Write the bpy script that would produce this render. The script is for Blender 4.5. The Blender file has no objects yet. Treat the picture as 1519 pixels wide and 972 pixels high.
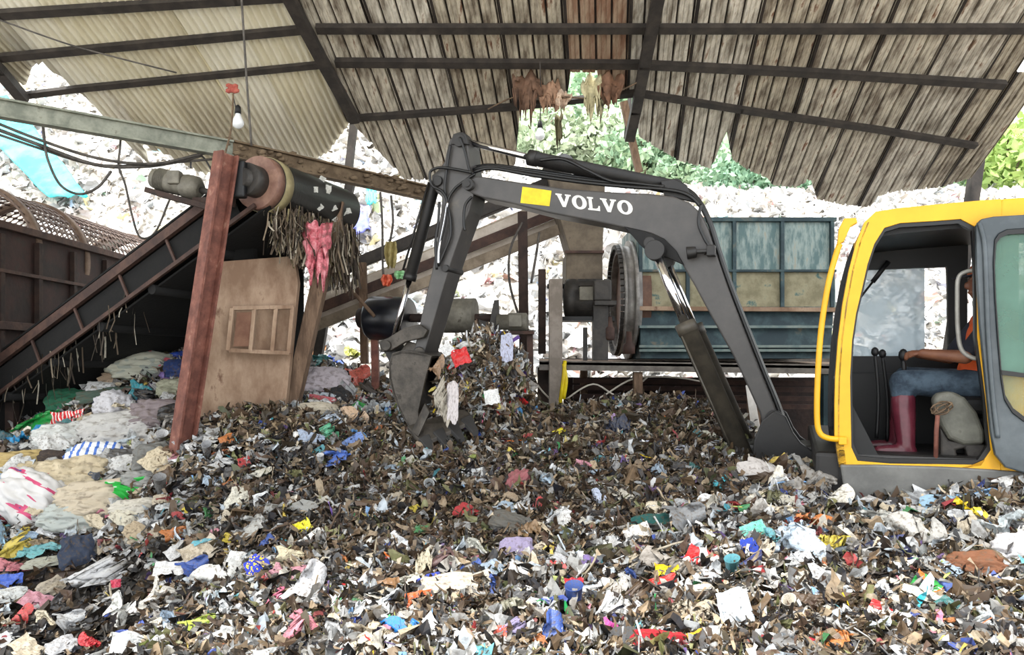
import bpy, bmesh, math, random
import numpy as np
from mathutils import Vector, Matrix, noise as mnoise

random.seed(7)
RNG = np.random.default_rng(11)
SC = bpy.context.scene
COL = SC.collection
# ------------------------------------------------------------------ camera model
FPX, CX, HY, ZC = 1100.0, 760.0, 540.0, 1.7
W_, H_ = 1519, 972


def P(px, py, Y):
    return Vector(((px - CX) * Y / FPX, Y, ZC + (HY - py) * Y / FPX))


def proj(p):
    return CX + FPX * p[0] / p[1], HY - FPX * (p[2] - ZC) / p[1]


cam = bpy.data.cameras.new('camera')
camo = bpy.data.objects.new('camera', cam)
COL.objects.link(camo)
camo.location = (0, 0, ZC)
camo.rotation_euler = (math.pi / 2, 0, 0)
cam.sensor_fit = 'HORIZONTAL'
cam.sensor_width = 36.0
cam.lens = 36.0 * FPX / W_
cam.shift_y = (HY - H_ / 2) / W_
cam.shift_x = (W_ / 2 - CX) / W_
cam.clip_end = 300
SC.camera = camo


# ------------------------------------------------------------------ materials
def srgb(r, g, b):
    f = lambda c: (c / 255 / 12.92) if c / 255 <= 0.04045 else ((c / 255 + 0.055) / 1.055) ** 2.4
    return (f(r), f(g), f(b), 1.0)


MATS = {}


def mat(name, c1, c2=None, scale=6.0, rough=0.6, metal=0.0, bump=0.0, c3=None, lo=0.4, hi=0.62, detail=6.0, stretch=None, coord='Object', bscale=None):
    if name in MATS:
        return MATS[name]
    m = bpy.data.materials.new(name)
    m.use_nodes = True
    nt = m.node_tree
    b = nt.nodes['Principled BSDF']
    b.inputs['Roughness'].default_value = rough
    b.inputs['Metallic'].default_value = metal
    c1 = srgb(*c1)
    if c2 is None:
        b.inputs['Base Color'].default_value = c1
    tc = nt.nodes.new('ShaderNodeTexCoord')
    src = tc.outputs[coord]
    if stretch:
        mp = nt.nodes.new('ShaderNodeMapping')
        mp.inputs['Scale'].default_value = stretch
        nt.links.new(src, mp.inputs['Vector'])
        src = mp.outputs['Vector']
    if c2 is not None:
        nz = nt.nodes.new('ShaderNodeTexNoise')
        nz.inputs['Scale'].default_value = scale
        nz.inputs['Detail'].default_value = detail
        nz.inputs['Roughness'].default_value = 0.65
        nt.links.new(src, nz.inputs['Vector'])
        rp = nt.nodes.new('ShaderNodeValToRGB')
        rp.color_ramp.elements[0].position = lo
        rp.color_ramp.elements[0].color = c1
        rp.color_ramp.elements[1].position = hi
        rp.color_ramp.elements[1].color = srgb(*c2)
        if c3 is not None:
            e = rp.color_ramp.elements.new(min(0.95, hi + 0.08))
            e.color = srgb(*c3)
        nt.links.new(nz.outputs['Fac'], rp.inputs['Fac'])
        nt.links.new(rp.outputs['Color'], b.inputs['Base Color'])
    if bump:
        n2 = nt.nodes.new('ShaderNodeTexNoise')
        n2.inputs['Scale'].default_value = bscale or scale * 4
        n2.inputs['Detail'].default_value = 5
        nt.links.new(src, n2.inputs['Vector'])
        bp = nt.nodes.new('ShaderNodeBump')
        bp.inputs['Strength'].default_value = bump
        bp.inputs['Distance'].default_value = 0.02
        nt.links.new(n2.outputs['Fac'], bp.inputs['Height'])
        nt.links.new(bp.outputs['Normal'], b.inputs['Normal'])
    MATS[name] = m
    return m


def attr_mat(name, rough=0.5, bump=0.0, spec=0.5, dirt=0.7):
    """colour of each scrap comes from its own colour attribute"""
    m = bpy.data.materials.new(name)
    m.use_nodes = True
    nt = m.node_tree
    b = nt.nodes['Principled BSDF']
    a = nt.nodes.new('ShaderNodeAttribute')
    a.attribute_name = 'Col'
    tc = nt.nodes.new('ShaderNodeTexCoord')
    nz = nt.nodes.new('ShaderNodeTexNoise')
    nz.inputs['Scale'].default_value = 22
    nz.inputs['Detail'].default_value = 6
    nz.inputs['Roughness'].default_value = 0.7
    nt.links.new(tc.outputs['Object'], nz.inputs['Vector'])
    mr = nt.nodes.new('ShaderNodeMapRange')
    mr.inputs['From Min'].default_value = 0.45
    mr.inputs['From Max'].default_value = 0.68
    mr.inputs['To Max'].default_value = dirt
    nt.links.new(nz.outputs['Fac'], mr.inputs['Value'])
    mx = nt.nodes.new('ShaderNodeMix')
    mx.data_type = 'RGBA'
    nt.links.new(mr.outputs['Result'], mx.inputs['Factor'])
    nt.links.new(a.outputs['Color'], mx.inputs[6])
    mx.inputs[7].default_value = srgb(74, 62, 48)
    nt.links.new(mx.outputs[2], b.inputs['Base Color'])
    b.inputs['Roughness'].default_value = rough
    b.inputs['Specular IOR Level'].default_value = spec
    return m


def obj_mat(name, rough=0.5, dirt=0.25, bump=0.3, sheen=0.0, trans=0.0, scale=9.0, nscale=25.0):
    """colour of the object itself, with dirt specks"""
    m = bpy.data.materials.new(name)
    m.use_nodes = True
    nt = m.node_tree
    b = nt.nodes['Principled BSDF']
    oi = nt.nodes.new('ShaderNodeObjectInfo')
    tc = nt.nodes.new('ShaderNodeTexCoord')
    nz = nt.nodes.new('ShaderNodeTexNoise')
    nz.inputs['Scale'].default_value = scale
    nz.inputs['Detail'].default_value = 8
    nz.noise_dimensions = '4D'
    nt.links.new(tc.outputs['Object'], nz.inputs['Vector'])
    mm = nt.nodes.new('ShaderNodeMath')
    mm.operation = 'MULTIPLY'
    mm.inputs[1].default_value = 50
    nt.links.new(oi.outputs['Random'], mm.inputs[0])
    nt.links.new(mm.outputs[0], nz.inputs['W'])
    rp = nt.nodes.new('ShaderNodeValToRGB')
    rp.color_ramp.elements[0].position = 0.52
    rp.color_ramp.elements[0].color = (0, 0, 0, 1)
    rp.color_ramp.elements[1].position = 0.66
    rp.color_ramp.elements[1].color = (dirt, dirt, dirt, 1)
    nt.links.new(nz.outputs['Fac'], rp.inputs['Fac'])
    mx = nt.nodes.new('ShaderNodeMix')
    mx.data_type = 'RGBA'
    nt.links.new(rp.outputs['Color'], mx.inputs['Factor'])
    nt.links.new(oi.outputs['Color'], mx.inputs[6])
    mx.inputs[7].default_value = srgb(88, 74, 58)
    nt.links.new(mx.outputs[2], b.inputs['Base Color'])
    b.inputs['Roughness'].default_value = rough
    n2 = nt.nodes.new('ShaderNodeTexNoise')
    n2.inputs['Scale'].default_value = nscale
    n2.inputs['Detail'].default_value = 4
    nt.links.new(tc.outputs['Object'], n2.inputs['Vector'])
    bp = nt.nodes.new('ShaderNodeBump')
    bp.inputs['Strength'].default_value = bump
    bp.inputs['Distance'].default_value = 0.01
    nt.links.new(n2.outputs['Fac'], bp.inputs['Height'])
    nt.links.new(bp.outputs['Normal'], b.inputs['Normal'])
    MATS[name] = m
    return m


def print_mat(name, base, cols, scale=(3, 3, 3), rough=0.5, thresh=0.5, kind='wave', dist=1.5):
    """printed packaging: stripes or blotches of ink on a base colour"""
    m = bpy.data.materials.new(name)
    m.use_nodes = True
    nt = m.node_tree
    b = nt.nodes['Principled BSDF']
    b.inputs['Roughness'].default_value = rough
    tc = nt.nodes.new('ShaderNodeTexCoord')
    mp = nt.nodes.new('ShaderNodeMapping')
    mp.inputs['Scale'].default_value = scale
    nt.links.new(tc.outputs['Object'], mp.inputs['Vector'])
    if kind == 'wave':
        t = nt.nodes.new('ShaderNodeTexWave')
        t.inputs['Scale'].default_value = 1.0
        t.inputs['Distortion'].default_value = dist
    elif kind == 'dots':
        t = nt.nodes.new('ShaderNodeTexVoronoi')
        t.inputs['Scale'].default_value = 1.0
    else:
        t = nt.nodes.new('ShaderNodeTexNoise')
        t.inputs['Scale'].default_value = 1.0
        t.inputs['Detail'].default_value = 1.0
    nt.links.new(mp.outputs['Vector'], t.inputs['Vector'])
    rp = nt.nodes.new('ShaderNodeValToRGB')
    rp.color_ramp.interpolation = 'CONSTANT'
    es = rp.color_ramp.elements
    es[0].position = 0
    es[0].color = srgb(*base)
    es[1].position = thresh
    es[1].color = srgb(*cols[0])
    for k, c in enumerate(cols[1:]):
        e = es.new(min(0.98, thresh + 0.14 * (k + 1)))
        e.color = srgb(*c)
    nt.links.new(t.outputs[0] if kind == 'dots' else t.outputs['Fac'], rp.inputs['Fac'])
    nt.links.new(rp.outputs['Color'], b.inputs['Base Color'])
    MATS[name] = m
    return m


def glass_mat(name, tint, cover=0.4, rough=0.08):
    """patchy tint over clear glass: dust film, and painted reflection in the door pane"""
    m = bpy.data.materials.new(name)
    m.use_nodes = True
    nt = m.node_tree
    b = nt.nodes['Principled BSDF']
    b.inputs['Base Color'].default_value = srgb(*tint)
    b.inputs['Roughness'].default_value = rough
    tc = nt.nodes.new('ShaderNodeTexCoord')
    nz = nt.nodes.new('ShaderNodeTexNoise')
    nz.inputs['Scale'].default_value = 4
    nz.inputs['Detail'].default_value = 5
    nt.links.new(tc.outputs['Object'], nz.inputs['Vector'])
    mr = nt.nodes.new('ShaderNodeMapRange')
    mr.inputs['From Min'].default_value = 0.3
    mr.inputs['From Max'].default_value = 0.7
    mr.inputs['To Min'].default_value = max(0, cover - 0.15)
    mr.inputs['To Max'].default_value = min(1, cover + 0.15)
    nt.links.new(nz.outputs['Fac'], mr.inputs['Value'])
    nt.links.new(mr.outputs['Result'], b.inputs['Alpha'])
    MATS[name] = m
    return m


# ------------------------------------------------------------------ mesh builder
class MB:
    def __init__(s):
        s.bm = bmesh.new()

    def face(s, pts):
        vs = [s.bm.verts.new(p) for p in pts]
        return s.bm.faces.new(vs)

    def prism(s, pts, off):
        off = Vector(off)
        a = [s.bm.verts.new(Vector(p)) for p in pts]
        b = [s.bm.verts.new(Vector(p) + off) for p in pts]
        n = len(a)
        s.bm.faces.new(a)
        s.bm.faces.new(b[::-1])
        for i in range(n):
            s.bm.faces.new((a[(i + 1) % n], a[i], b[i], b[(i + 1) % n]))
        return s

    def box(s, c, size, M=None):
        c = Vector(c)
        M = M or Matrix.Identity(3)
        x, y, z = [d / 2 for d in size]
        v = [s.bm.verts.new(c + M @ Vector((sx * x, sy * y, sz * z))) for sx in (-1, 1) for sy in (-1, 1) for sz in (-1, 1)]
        for f in ((0, 1, 3, 2), (4, 6, 7, 5), (0, 4, 5, 1), (2, 3, 7, 6), (0, 2, 6, 4), (1, 5, 7, 3)):
            s.bm.faces.new([v[i] for i in f])
        return s

    def bar(s, p, q, w, h, up=(0, 0, 1)):
        p, q = Vector(p), Vector(q)
        d = (q - p)
        L = d.length
        d.normalize()
        sd = d.cross(Vector(up))
        if sd.length < 1e-4:
            sd = d.cross(Vector((0, 1, 0)))
        sd.normalize()
        u = sd.cross(d)
        M = Matrix((d, sd, u)).transposed()
        return s.box((p + q) / 2, (L, w, h), M)

    def ibeam(s, p, q, w, h, t=0.018, up=(0, 0, 1)):
        p, q = Vector(p), Vector(q)
        d = (q - p).normalized()
        sd = d.cross(Vector(up)).normalized()
        u = sd.cross(d)
        s.bar(p + u * (h / 2 - t / 2), q + u * (h / 2 - t / 2), w, t, up)
        s.bar(p - u * (h / 2 - t / 2), q - u * (h / 2 - t / 2), w, t, up)
        s.bar(p, q, t, h - 2 * t, up)
        return s

    def tube(s, pts, r, seg=8, cap=True):
        pts = [Vector(p) for p in pts]
        n = len(pts)
        rs = r if isinstance(r, (list, tuple)) else [r] * n
        rings = []
        nrm = None
        for i, p in enumerate(pts):
            t = (pts[min(i + 1, n - 1)] - pts[max(i - 1, 0)])
            if t.length < 1e-9:
                t = Vector((0, 0, 1))
            t.normalize()
            if nrm is None:
                nrm = t.orthogonal().normalized()
            else:
                nrm = nrm - t * nrm.dot(t)
                if nrm.length < 1e-6:
                    nrm = t.orthogonal()
                nrm.normalize()
            bn = t.cross(nrm)
            rings.append([s.bm.verts.new(p + (nrm * math.cos(a) + bn * math.sin(a)) * rs[i]) for a in [2 * math.pi * k / seg for k in range(seg)]])
        for i in range(n - 1):
            for k in range(seg):
                f = s.bm.faces.new((rings[i][k], rings[i][(k + 1) % seg], rings[i + 1][(k + 1) % seg], rings[i + 1][k]))
                f.smooth = True
        if cap:
            s.bm.faces.new(rings[0][::-1])
            s.bm.faces.new(rings[-1])
        return s

    def cyl(s, p, q, r, r2=None, seg=28):
        return s.tube([p, q], [r, r if r2 is None else r2], seg)

    def lathe(s, p, q, prof, seg=32, cap=True):
        """prof: list of (t along p->q in 0..1, radius)"""
        p, q = Vector(p), Vector(q)
        d = (q - p).normalized()
        nrm = d.orthogonal().normalized()
        bn = d.cross(nrm)
        rings = []
        for t, r in prof:
            r = max(r, 1e-4)
            c = p.lerp(q, t)
            rings.append([s.bm.verts.new(c + (nrm * math.cos(a) + bn * math.sin(a)) * r) for a in [2 * math.pi * k / seg for k in range(seg)]])
        for i in range(len(rings) - 1):
            flat = abs(prof[i][0] - prof[i + 1][0]) * (q - p).length < 0.3 * abs(prof[i][1] - prof[i + 1][1])
            for k in range(seg):
                f = s.bm.faces.new((rings[i][k], rings[i][(k + 1) % seg], rings[i + 1][(k + 1) % seg], rings[i + 1][k]))
                f.smooth = not flat
        if cap:
            s.bm.faces.new(rings[0][::-1])
            s.bm.faces.new(rings[-1])
        return s

    def ball(s, c, r, sub=2, sc=(1, 1, 1), M=None):
        g = bmesh.ops.create_icosphere(s.bm, subdivisions=sub, radius=r)
        M = M or Matrix.Identity(3)
        for v in g['verts']:
            v.co = Vector(c) + M @ Vector((v.co.x * sc[0], v.co.y * sc[1], v.co.z * sc[2]))
            for f in v.link_faces:
                f.smooth = True
        return s

    def ring(s, outer, inner, off):
        """plate with a hole: two closed loops with the same number of points, extruded by off"""
        off = Vector(off)
        n = len(outer)
        oa = [s.bm.verts.new(p) for p in outer]
        ia = [s.bm.verts.new(p) for p in inner]
        ob = [s.bm.verts.new(Vector(p) + off) for p in outer]
        ib = [s.bm.verts.new(Vector(p) + off) for p in inner]
        for i in range(n):
            j = (i + 1) % n
            s.bm.faces.new((oa[i], oa[j], ia[j], ia[i]))
            s.bm.faces.new((ob[j], ob[i], ib[i], ib[j]))
            s.bm.faces.new((oa[j], oa[i], ob[i], ob[j]))
            s.bm.faces.new((ia[i], ia[j], ib[j], ib[i]))
        return s

    def build(s, name, m, parent=None, bevel=0.0, seg=2, smooth=False):
        bmesh.ops.recalc_face_normals(s.bm, faces=s.bm.faces)
        if smooth:
            for f in s.bm.faces:
                f.smooth = True
        me = bpy.data.meshes.new(name)
        s.bm.to_mesh(me)
        s.bm.free()
        for x in (m if isinstance(m, (list, tuple)) else [m]):
            me.materials.append(x)
        o = bpy.data.objects.new(name, me)
        COL.objects.link(o)
        if parent is not None:
            o.parent = parent
            if 'worldspace' in parent:
                o.matrix_parent_inverse = WINV[parent.name]
        if bevel:
            b = o.modifiers.new('bevel', 'BEVEL')
            b.width = bevel
            b.segments = seg
            b.limit_method = 'ANGLE'
            b.angle_limit = math.radians(40)
        return o


WINV = {}


def resample(pts, n):
    pts = [Vector(p) for p in pts]
    m = len(pts)
    seg = [(pts[(i + 1) % m] - pts[i]).length for i in range(m)]
    tot = sum(seg)
    out, i, acc = [], 0, 0.0
    for k in range(n):
        d = tot * k / n
        while acc + seg[i] < d:
            acc += seg[i]
            i += 1
        out.append(pts[i].lerp(pts[(i + 1) % m], (d - acc) / max(seg[i], 1e-9)))
    return out


def smooth_path(pts, n=6):
    """Catmull-Rom through the points"""
    pts = [Vector(p) for p in pts]
    out = []
    for i in range(len(pts) - 1):
        p0, p1, p2, p3 = pts[max(i - 1, 0)], pts[i], pts[i + 1], pts[min(i + 2, len(pts) - 1)]
        for k in range(n):
            t = k / n
            out.append(0.5 * ((2 * p1) + (p2 - p0) * t + (2 * p0 - 5 * p1 + 4 * p2 - p3) * t * t + (3 * p1 - p0 - 3 * p2 + p3) * t ** 3))
    out.append(pts[-1])
    return out


def tag(o, label=None, cat=None, group=None, kind=None):
    if label:
        o['label'] = label
    if cat:
        o['category'] = cat
    if group:
        o['group'] = group
    if kind:
        o['kind'] = kind
    return o


def thing(name, label, cat, loc=(0, 0, 0), rz=0.0, group=None, kind=None, world=True):
    """an Empty at the thing's base; with world=True its parts are given in world coordinates"""
    o = bpy.data.objects.new(name, None)
    COL.objects.link(o)
    o.empty_display_size = 0.1
    o.location = loc
    o.rotation_euler = (0, 0, rz)
    tag(o, label, cat, group, kind)
    if world:
        o['worldspace'] = 1
        WINV[o.name] = (Matrix.Translation(Vector(loc)) @ Matrix.Rotation(rz, 4, 'Z')).inverted()
    return o


def np_mesh(name, V, Fq, m, col=None, smooth=False):
    """mesh from numpy arrays; Fq (n,3 or 4)"""
    me = bpy.data.meshes.new(name)
    n, k = Fq.shape
    me.vertices.add(len(V))
    me.vertices.foreach_set('co', V.astype(np.float32).ravel())
    me.loops.add(n * k)
    me.loops.foreach_set('vertex_index', Fq.astype(np.int32).ravel())
    me.polygons.add(n)
    me.polygons.foreach_set('loop_start', np.arange(0, n * k, k, dtype=np.int32))
    me.polygons.foreach_set('use_smooth', np.full(n, smooth))
    me.update(calc_edges=True)
    if col is not None:
        a = me.color_attributes.new('Col', 'FLOAT_COLOR', 'POINT')
        c4 = np.concatenate([col, np.ones((len(col), 1))], 1).astype(np.float32)
        a.data.foreach_set('color', c4.ravel())
    me.materials.append(m)
    o = bpy.data.objects.new(name, me)
    COL.objects.link(o)
    return o


def lin(c):
    return np.array(srgb(*c)[:3])


# ------------------------------------------------------------------ palette of materials
M_rust = mat('rust_red', (96, 56, 46), (128, 80, 66), 9, 0.75, 0.0, 0.25, (150, 112, 96))
M_rustdark = mat('rust_dark', (34, 23, 19), (58, 40, 32), 5, 0.8, 0, 0.3, (22, 16, 13))
M_brownbox = mat('brown_plate', (32, 20, 15), (54, 28, 21), 3, 0.75, 0, 0.3, (44, 33, 25))
M_steelbrown = mat('weathered_purlin', (38, 33, 29), (58, 51, 45), 6, 0.7, 0, 0.15)
M_beam = mat('dirty_grey_beam', (112, 116, 104), (150, 152, 138), 5, 0.7, 0, 0.3, (78, 70, 56), stretch=(1, 1, 1))
M_black = mat('black_rubber', (12, 12, 12), (24, 24, 23), 8, 0.45, 0, 0.25)
M_blackmat = mat('black_plastic', (7, 8, 11), (13, 14, 17), 6, 0.55)
M_belt = mat('belt_underside', (4, 4, 4), (9, 8, 7), 6, 0.9, 0, 0.2)
M_dust = mat('dusty_plate', (128, 102, 82), (164, 140, 118), 4, 0.9, 0, 0.35, (106, 78, 62), stretch=(1, 1, 0.5))
M_timber = mat('dirty_timber', (92, 72, 56), (128, 104, 84), 5, 0.85, 0, 0.35, (60, 46, 36), stretch=(3, 3, 0.6))
M_boom = mat('charcoal_paint', (62, 60, 59), (74, 71, 69), 3, 0.42, 0.0, 0.05, (88, 83, 76))
M_boomdark = mat('dark_paint', (24, 23, 23), (36, 34, 33), 4, 0.5, 0, 0.08)
M_cylbrown = mat('dusty_cylinder', (62, 58, 52), (84, 78, 68), 6, 0.5, 0.1, 0.1)
M_chrome = mat('chrome', (205, 205, 208), None, rough=0.12, metal=1.0)
M_yellow = mat('yellow_paint', (220, 162, 9), (233, 177, 24), 3, 0.42, 0, 0.05, (186, 116, 20), lo=0.35, hi=0.62)
M_yellowlabel = mat('yellow_label', (226, 204, 20), (208, 180, 10), 9, 0.5)
M_white = mat('white_letters', (232, 232, 226), (214, 212, 204), 20, 0.5)
M_greypaint = mat('grey_skirt', (92, 92, 90), (112, 112, 109), 4, 0.45, 0.0, 0.06, (92, 90, 86))
M_doorgrey = mat('door_grey', (62, 70, 75), (84, 92, 97), 3, 0.35, 0.0, 0.04)
M_hose = mat('hose_rubber', (18, 18, 19), None, rough=0.4)
M_bucket = mat('worn_bucket', (52, 48, 43), (84, 78, 71), 6, 0.5, 0.3, 0.2, (42, 37, 32))
M_teal = mat('teal_painted_plate', (80, 106, 107), (138, 154, 150), 4, 0.6, 0, 0.2, (146, 146, 132), lo=0.42, hi=0.56, stretch=(2.5, 2.5, 0.7))
M_tealdirty = mat('teal_plate_caked', (122, 116, 92), (150, 144, 118), 5, 0.85, 0, 0.3, (70, 100, 98), lo=0.4, hi=0.6)
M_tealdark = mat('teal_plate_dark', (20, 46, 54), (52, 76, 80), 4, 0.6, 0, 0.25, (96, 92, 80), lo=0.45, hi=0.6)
M_greyhop = mat('hopper_grey_brown', (84, 74, 62), (112, 100, 84), 4, 0.8, 0, 0.2, (64, 54, 46))
M_motor = mat('motor_grey', (98, 94, 84), (124, 120, 108), 8, 0.6, 0.1, 0.15, (70, 62, 52))
M_motordark = mat('motor_dark', (44, 42, 40), (64, 60, 56), 8, 0.55, 0.2, 0.15)
M_cable = mat('grey_cable', (62, 58, 54), (94, 88, 82), 9, 0.7)
M_rope = mat('dirty_rope', (120, 100, 78), (86, 70, 56), 20, 0.9)
M_zinc = mat('dull_zinc', (134, 132, 126), (158, 156, 150), 6, 0.5, 0.3, 0.1)
# ================================================================== EXCAVATOR
FW = Vector((-0.935, 0.353, 0)).normalized()
LF = Vector((-FW.y, FW.x, 0))
EO = Vector((2.16, 4.9, 0))
EROT = math.atan2(FW.y, FW.x)


def X(px, py, v):
    """point of the machine's lengthwise plane v, in the machine's own frame"""
    a = (px - CX) / FPX
    s = (v + EO.dot(LF)) / (a * LF.x + LF.y)
    p = Vector((s * a, s, ZC + (HY - py) / FPX * s))
    return Vector(((p - EO).dot(FW), v, p.z))


def XP(pix, v):
    return [X(a, b, v) for a, b in pix]


exc = thing('excavator', 'excavator with charcoal boom, yellow cab and open door standing in the rubbish', 'excavator', EO, EROT, world=False)

# ---- boom
boom_px = [(694, 260), (716, 262), (760, 269), (840, 280), (910, 285), (960, 287), (998, 291), (1022, 300), (1038, 314), (1050, 338), (1062, 374), (1080, 427), (1105, 492),
           (1130, 555), (1150, 604), (1162, 640), (1148, 662), (1134, 645), (1127, 613), (1112, 580), (1087, 527), (1054, 468), (1031, 425), (1010, 389), (998, 370), (984, 356), (965, 347), (930, 339),
           (880, 328), (815, 316), (755, 301), (715, 293), (697, 286)]
V1, V2 = -1.08, -1.42
b = MB()
b.prism(XP(boom_px, V1), (0, V2 - V1, 0))
boom = b.build('boom', M_boom, exc, 0.014)
b = MB()
b.prism(XP([(925, 336), (957, 343), (985, 354), (1003, 372), (1014, 393), (990, 382), (966, 379), (950, 364), (938, 350)], V1 + 0.035), (0, -0.05, 0))
b.prism(XP([(925, 336), (957, 343), (985, 354), (1003, 372), (1014, 393), (990, 382), (966, 379), (950, 364), (938, 350)], V1 + 0.035), (0, -0.05, 0))
c = X(967, 363, V1)
b.cyl(c + Vector((0, 0.12, 0)), c - Vector((0, 0.46, 0)), 0.052)
c2 = c + Vector((0, 0.02, 0))
b.build('cylinder_lug', M_boomdark, boom, 0.006)
# yellow sticker
b = MB()
b.prism(XP([(775, 277), (818, 283), (815, 306), (772, 301)], V1 + 0.004), (0, -0.006, 0))
b.build('sticker', M_yellowlabel, boom)


# lettering
def letter(ch):
    """slab serif capitals in a 1 x 1 cell: list of polygons, or rings (outer, inner)"""
    if ch == 'V':
        return [[(0.0, 1), (0.42, 1), (0.42, 0.9), (0.35, 0.88), (0.53, 0.36), (0.70, 0.88), (0.62, 0.9), (0.62, 1), (1.0, 1), (1.0, 0.9), (0.9, 0.87), (0.6, 0.0), (0.4, 0.0), (0.1, 0.87), (0.0, 0.9)]]
    if ch == 'L':
        return [[(0.02, 1), (0.5, 1), (0.5, 0.89), (0.38, 0.87), (0.38, 0.14), (0.66, 0.14), (0.82, 0.22), (0.87, 0.38), (0.98, 0.38), (0.96, 0.0), (0.02, 0.0), (0.02, 0.11), (0.13, 0.13), (0.13, 0.87), (0.02, 0.89)]]
    n = 28
    o = [(0.5 + 0.5 * math.cos(2 * math.pi * k / n), 0.5 + 0.54 * math.sin(2 * math.pi * k / n)) for k in range(n)]
    i = [(0.5 + 0.22 * math.cos(2 * math.pi * k / n), 0.5 + 0.38 * math.sin(2 * math.pi * k / n)) for k in range(n)]
    return [(o, i)]


p00, p10, p01 = X(826, 306, V1), X(940, 319, V1), X(824, 287, V1)
eu, ev = p10 - p00, p01 - p00
b = MB()
xs = 0.0
for ch, w in zip('VOLVO', (0.205, 0.195, 0.165, 0.205, 0.195)):
    mp = lambda q: p00 + eu * (xs + q[0] * w) + ev * q[1] + Vector((0, 0.005, 0))
    for g in letter(ch):
        if isinstance(g, tuple):
            b.ring([mp(q) for q in g[0]], [mp(q) for q in g[1]], (0, -0.007, 0))
        else:
            b.prism([mp(q) for q in g], (0, -0.007, 0))
    xs += w + 0.008
b.build('lettering', M_white, boom)
# pins at both ends
for (px, py, r) in ((697, 275, 0.055), (1149, 622, 0.075)):
    b = MB()
    c = X(px, py, V1)
    b.lathe(c + Vector((0, 0.075, 0)), c + Vector((0, -0.42, 0)), [(0, r * 0.55), (0.03, r * 0.55), (0.031, r), (1, r)], 24)
    b.build('pivot_pin', M_boomdark, boom)
# work lamp on the bend
b = MB()
c = X(1040, 375, V1)
b.box(c + Vector((0, 0.07, 0)), (0.16, 0.07, 0.03))
b.box(c + Vector((-0.09, 0.07, 0.0)), (0.07, 0.09, 0.09))
b.cyl(c + Vector((0.03, 0.07, 0)), c + Vector((0.11, 0.08, -0.01)), 0.045, 0.055, 16)
b.build('work_lamp', M_boomdark, boom, 0.008)

# hoses and steel pipes along the boom (each its own)
def top_path(dv, off):
    pts = [(702, 258 - off), (730, 251 - off * .6), (790, 262 - off), (860, 272 - off), (930, 279 - off), (985, 283 - off), (1018, 290 - off), (1038, 306 - off * .7), (1052, 332), (1064, 370), (1083, 425), (1108, 490), (1133, 553), (1153, 602), (1164, 636)]
    return smooth_path([X(a + (off * 0.25 if bb > 320 else 0), bb, dv) for a, bb in pts], 5)


for k, (dv, off, r, mm) in enumerate(((V1 - 0.03, 2, 0.017, M_hose), (V1 - 0.09, 6, 0.017, M_hose), (V1 - 0.2, 9, 0.02, M_hose), (V1 - 0.26, 4, 0.016, M_chrome), (V1 - 0.14, 3, 0.018, M_boomdark))):
    b = MB()
    b.tube(top_path(dv, off), r, 8)
    b.build('steel_pipe' if mm is M_chrome else 'boom_hose', mm, boom)
b = MB()
b.tube(smooth_path(XP([(1040, 303), (1036, 330), (1044, 352), (1052, 368), (1044, 377)], V1 + 0.05), 6), 0.013, 8)
b.build('boom_hose', M_hose, boom)

# ---- arm cylinder on top of the boom
def hyd(name, pr, pm, pe, v, rr, rb, parent, mbody):
    a, m_, e = X(*pr, v), X(*pm, v), X(*pe, v)
    cyl = MB()
    d = (e - m_).normalized()
    cyl.lathe(m_ - d * 0.015, e, [(0, rb * 0.8), (0.0, rb * 1.12), (0.06, rb * 1.12), (0.06, rb), (0.97, rb), (0.97, rb * 0.9), (1, rb * 0.9)], 28)
    o = cyl.build(name, mbody, parent, 0)
    rod = MB()
    rod.cyl(a, m_ + d * 0.02, rr, None, 20)
    rod.build('piston_rod', M_chrome, o)
    for p in (a, e):
        eye = MB()
        eye.cyl(p + Vector((0, rb * 0.9, 0)), p - Vector((0, rb * 0.9, 0)), rb * 1.05, None, 24)
        eye.build('rod_eye', M_boomdark, o, 0.005)
    return o


ac = hyd('arm_cylinder', (687, 209), (787, 234), (1003, 279), -1.25, 0.03, 0.066, exc, M_boomdark)
b = MB()
b.prism(XP([(980, 268), (1000, 265), (1018, 274), (1030, 300), (985, 290)], -1.15), (0, -0.04, 0))
b.prism(XP([(980, 268), (1000, 265), (1018, 274), (1030, 300), (985, 290)], -1.31), (0, -0.04, 0))
b.build('cylinder_bracket', M_boomdark, exc, 0.008)
b = MB()
b.tube(smooth_path(XP([(800, 238), (835, 236), (870, 252), (905, 268), (940, 272), (985, 277)], -1.14), 6), 0.016, 8)
b.build('cylinder_hose', M_hose, ac)
# ---- boom cylinders either side
for v in (-0.97, -1.53):
    a, m_, e = (X(972, 372, -0.97), X(1017, 482, -0.97), X(1106, 684, -0.97))
    hy = MB()
    sh = Vector((0, v + 0.97, 0))
    d = (e - m_).normalized()
    hy.lathe(m_ + sh - d * 0.02, e + sh, [(0, 0.06), (0.0, 0.088), (0.08, 0.088), (0.08, 0.08), (1, 0.08)], 28)
    hy.tube([m_ + sh + d * 0.05 + Vector((0.07, 0.05, 0.02)), e + sh + Vector((0.07, 0.05, 0.02))], 0.012, 8)
    o = hy.build('boom_cylinder', M_cylbrown, exc)
    rod = MB()
    rod.cyl(a + sh, m_ + sh + d * 0.02, 0.04, None, 20)
    rod.build('piston_rod', M_chrome, o)
    for p in (a, e):
        ey = MB()
        ey.cyl(p + sh + Vector((0, 0.05, 0)), p + sh - Vector((0, 0.05, 0)), 0.085, None, 24)
        ey.build('rod_eye', M_boomdark, o, 0.005)

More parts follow.
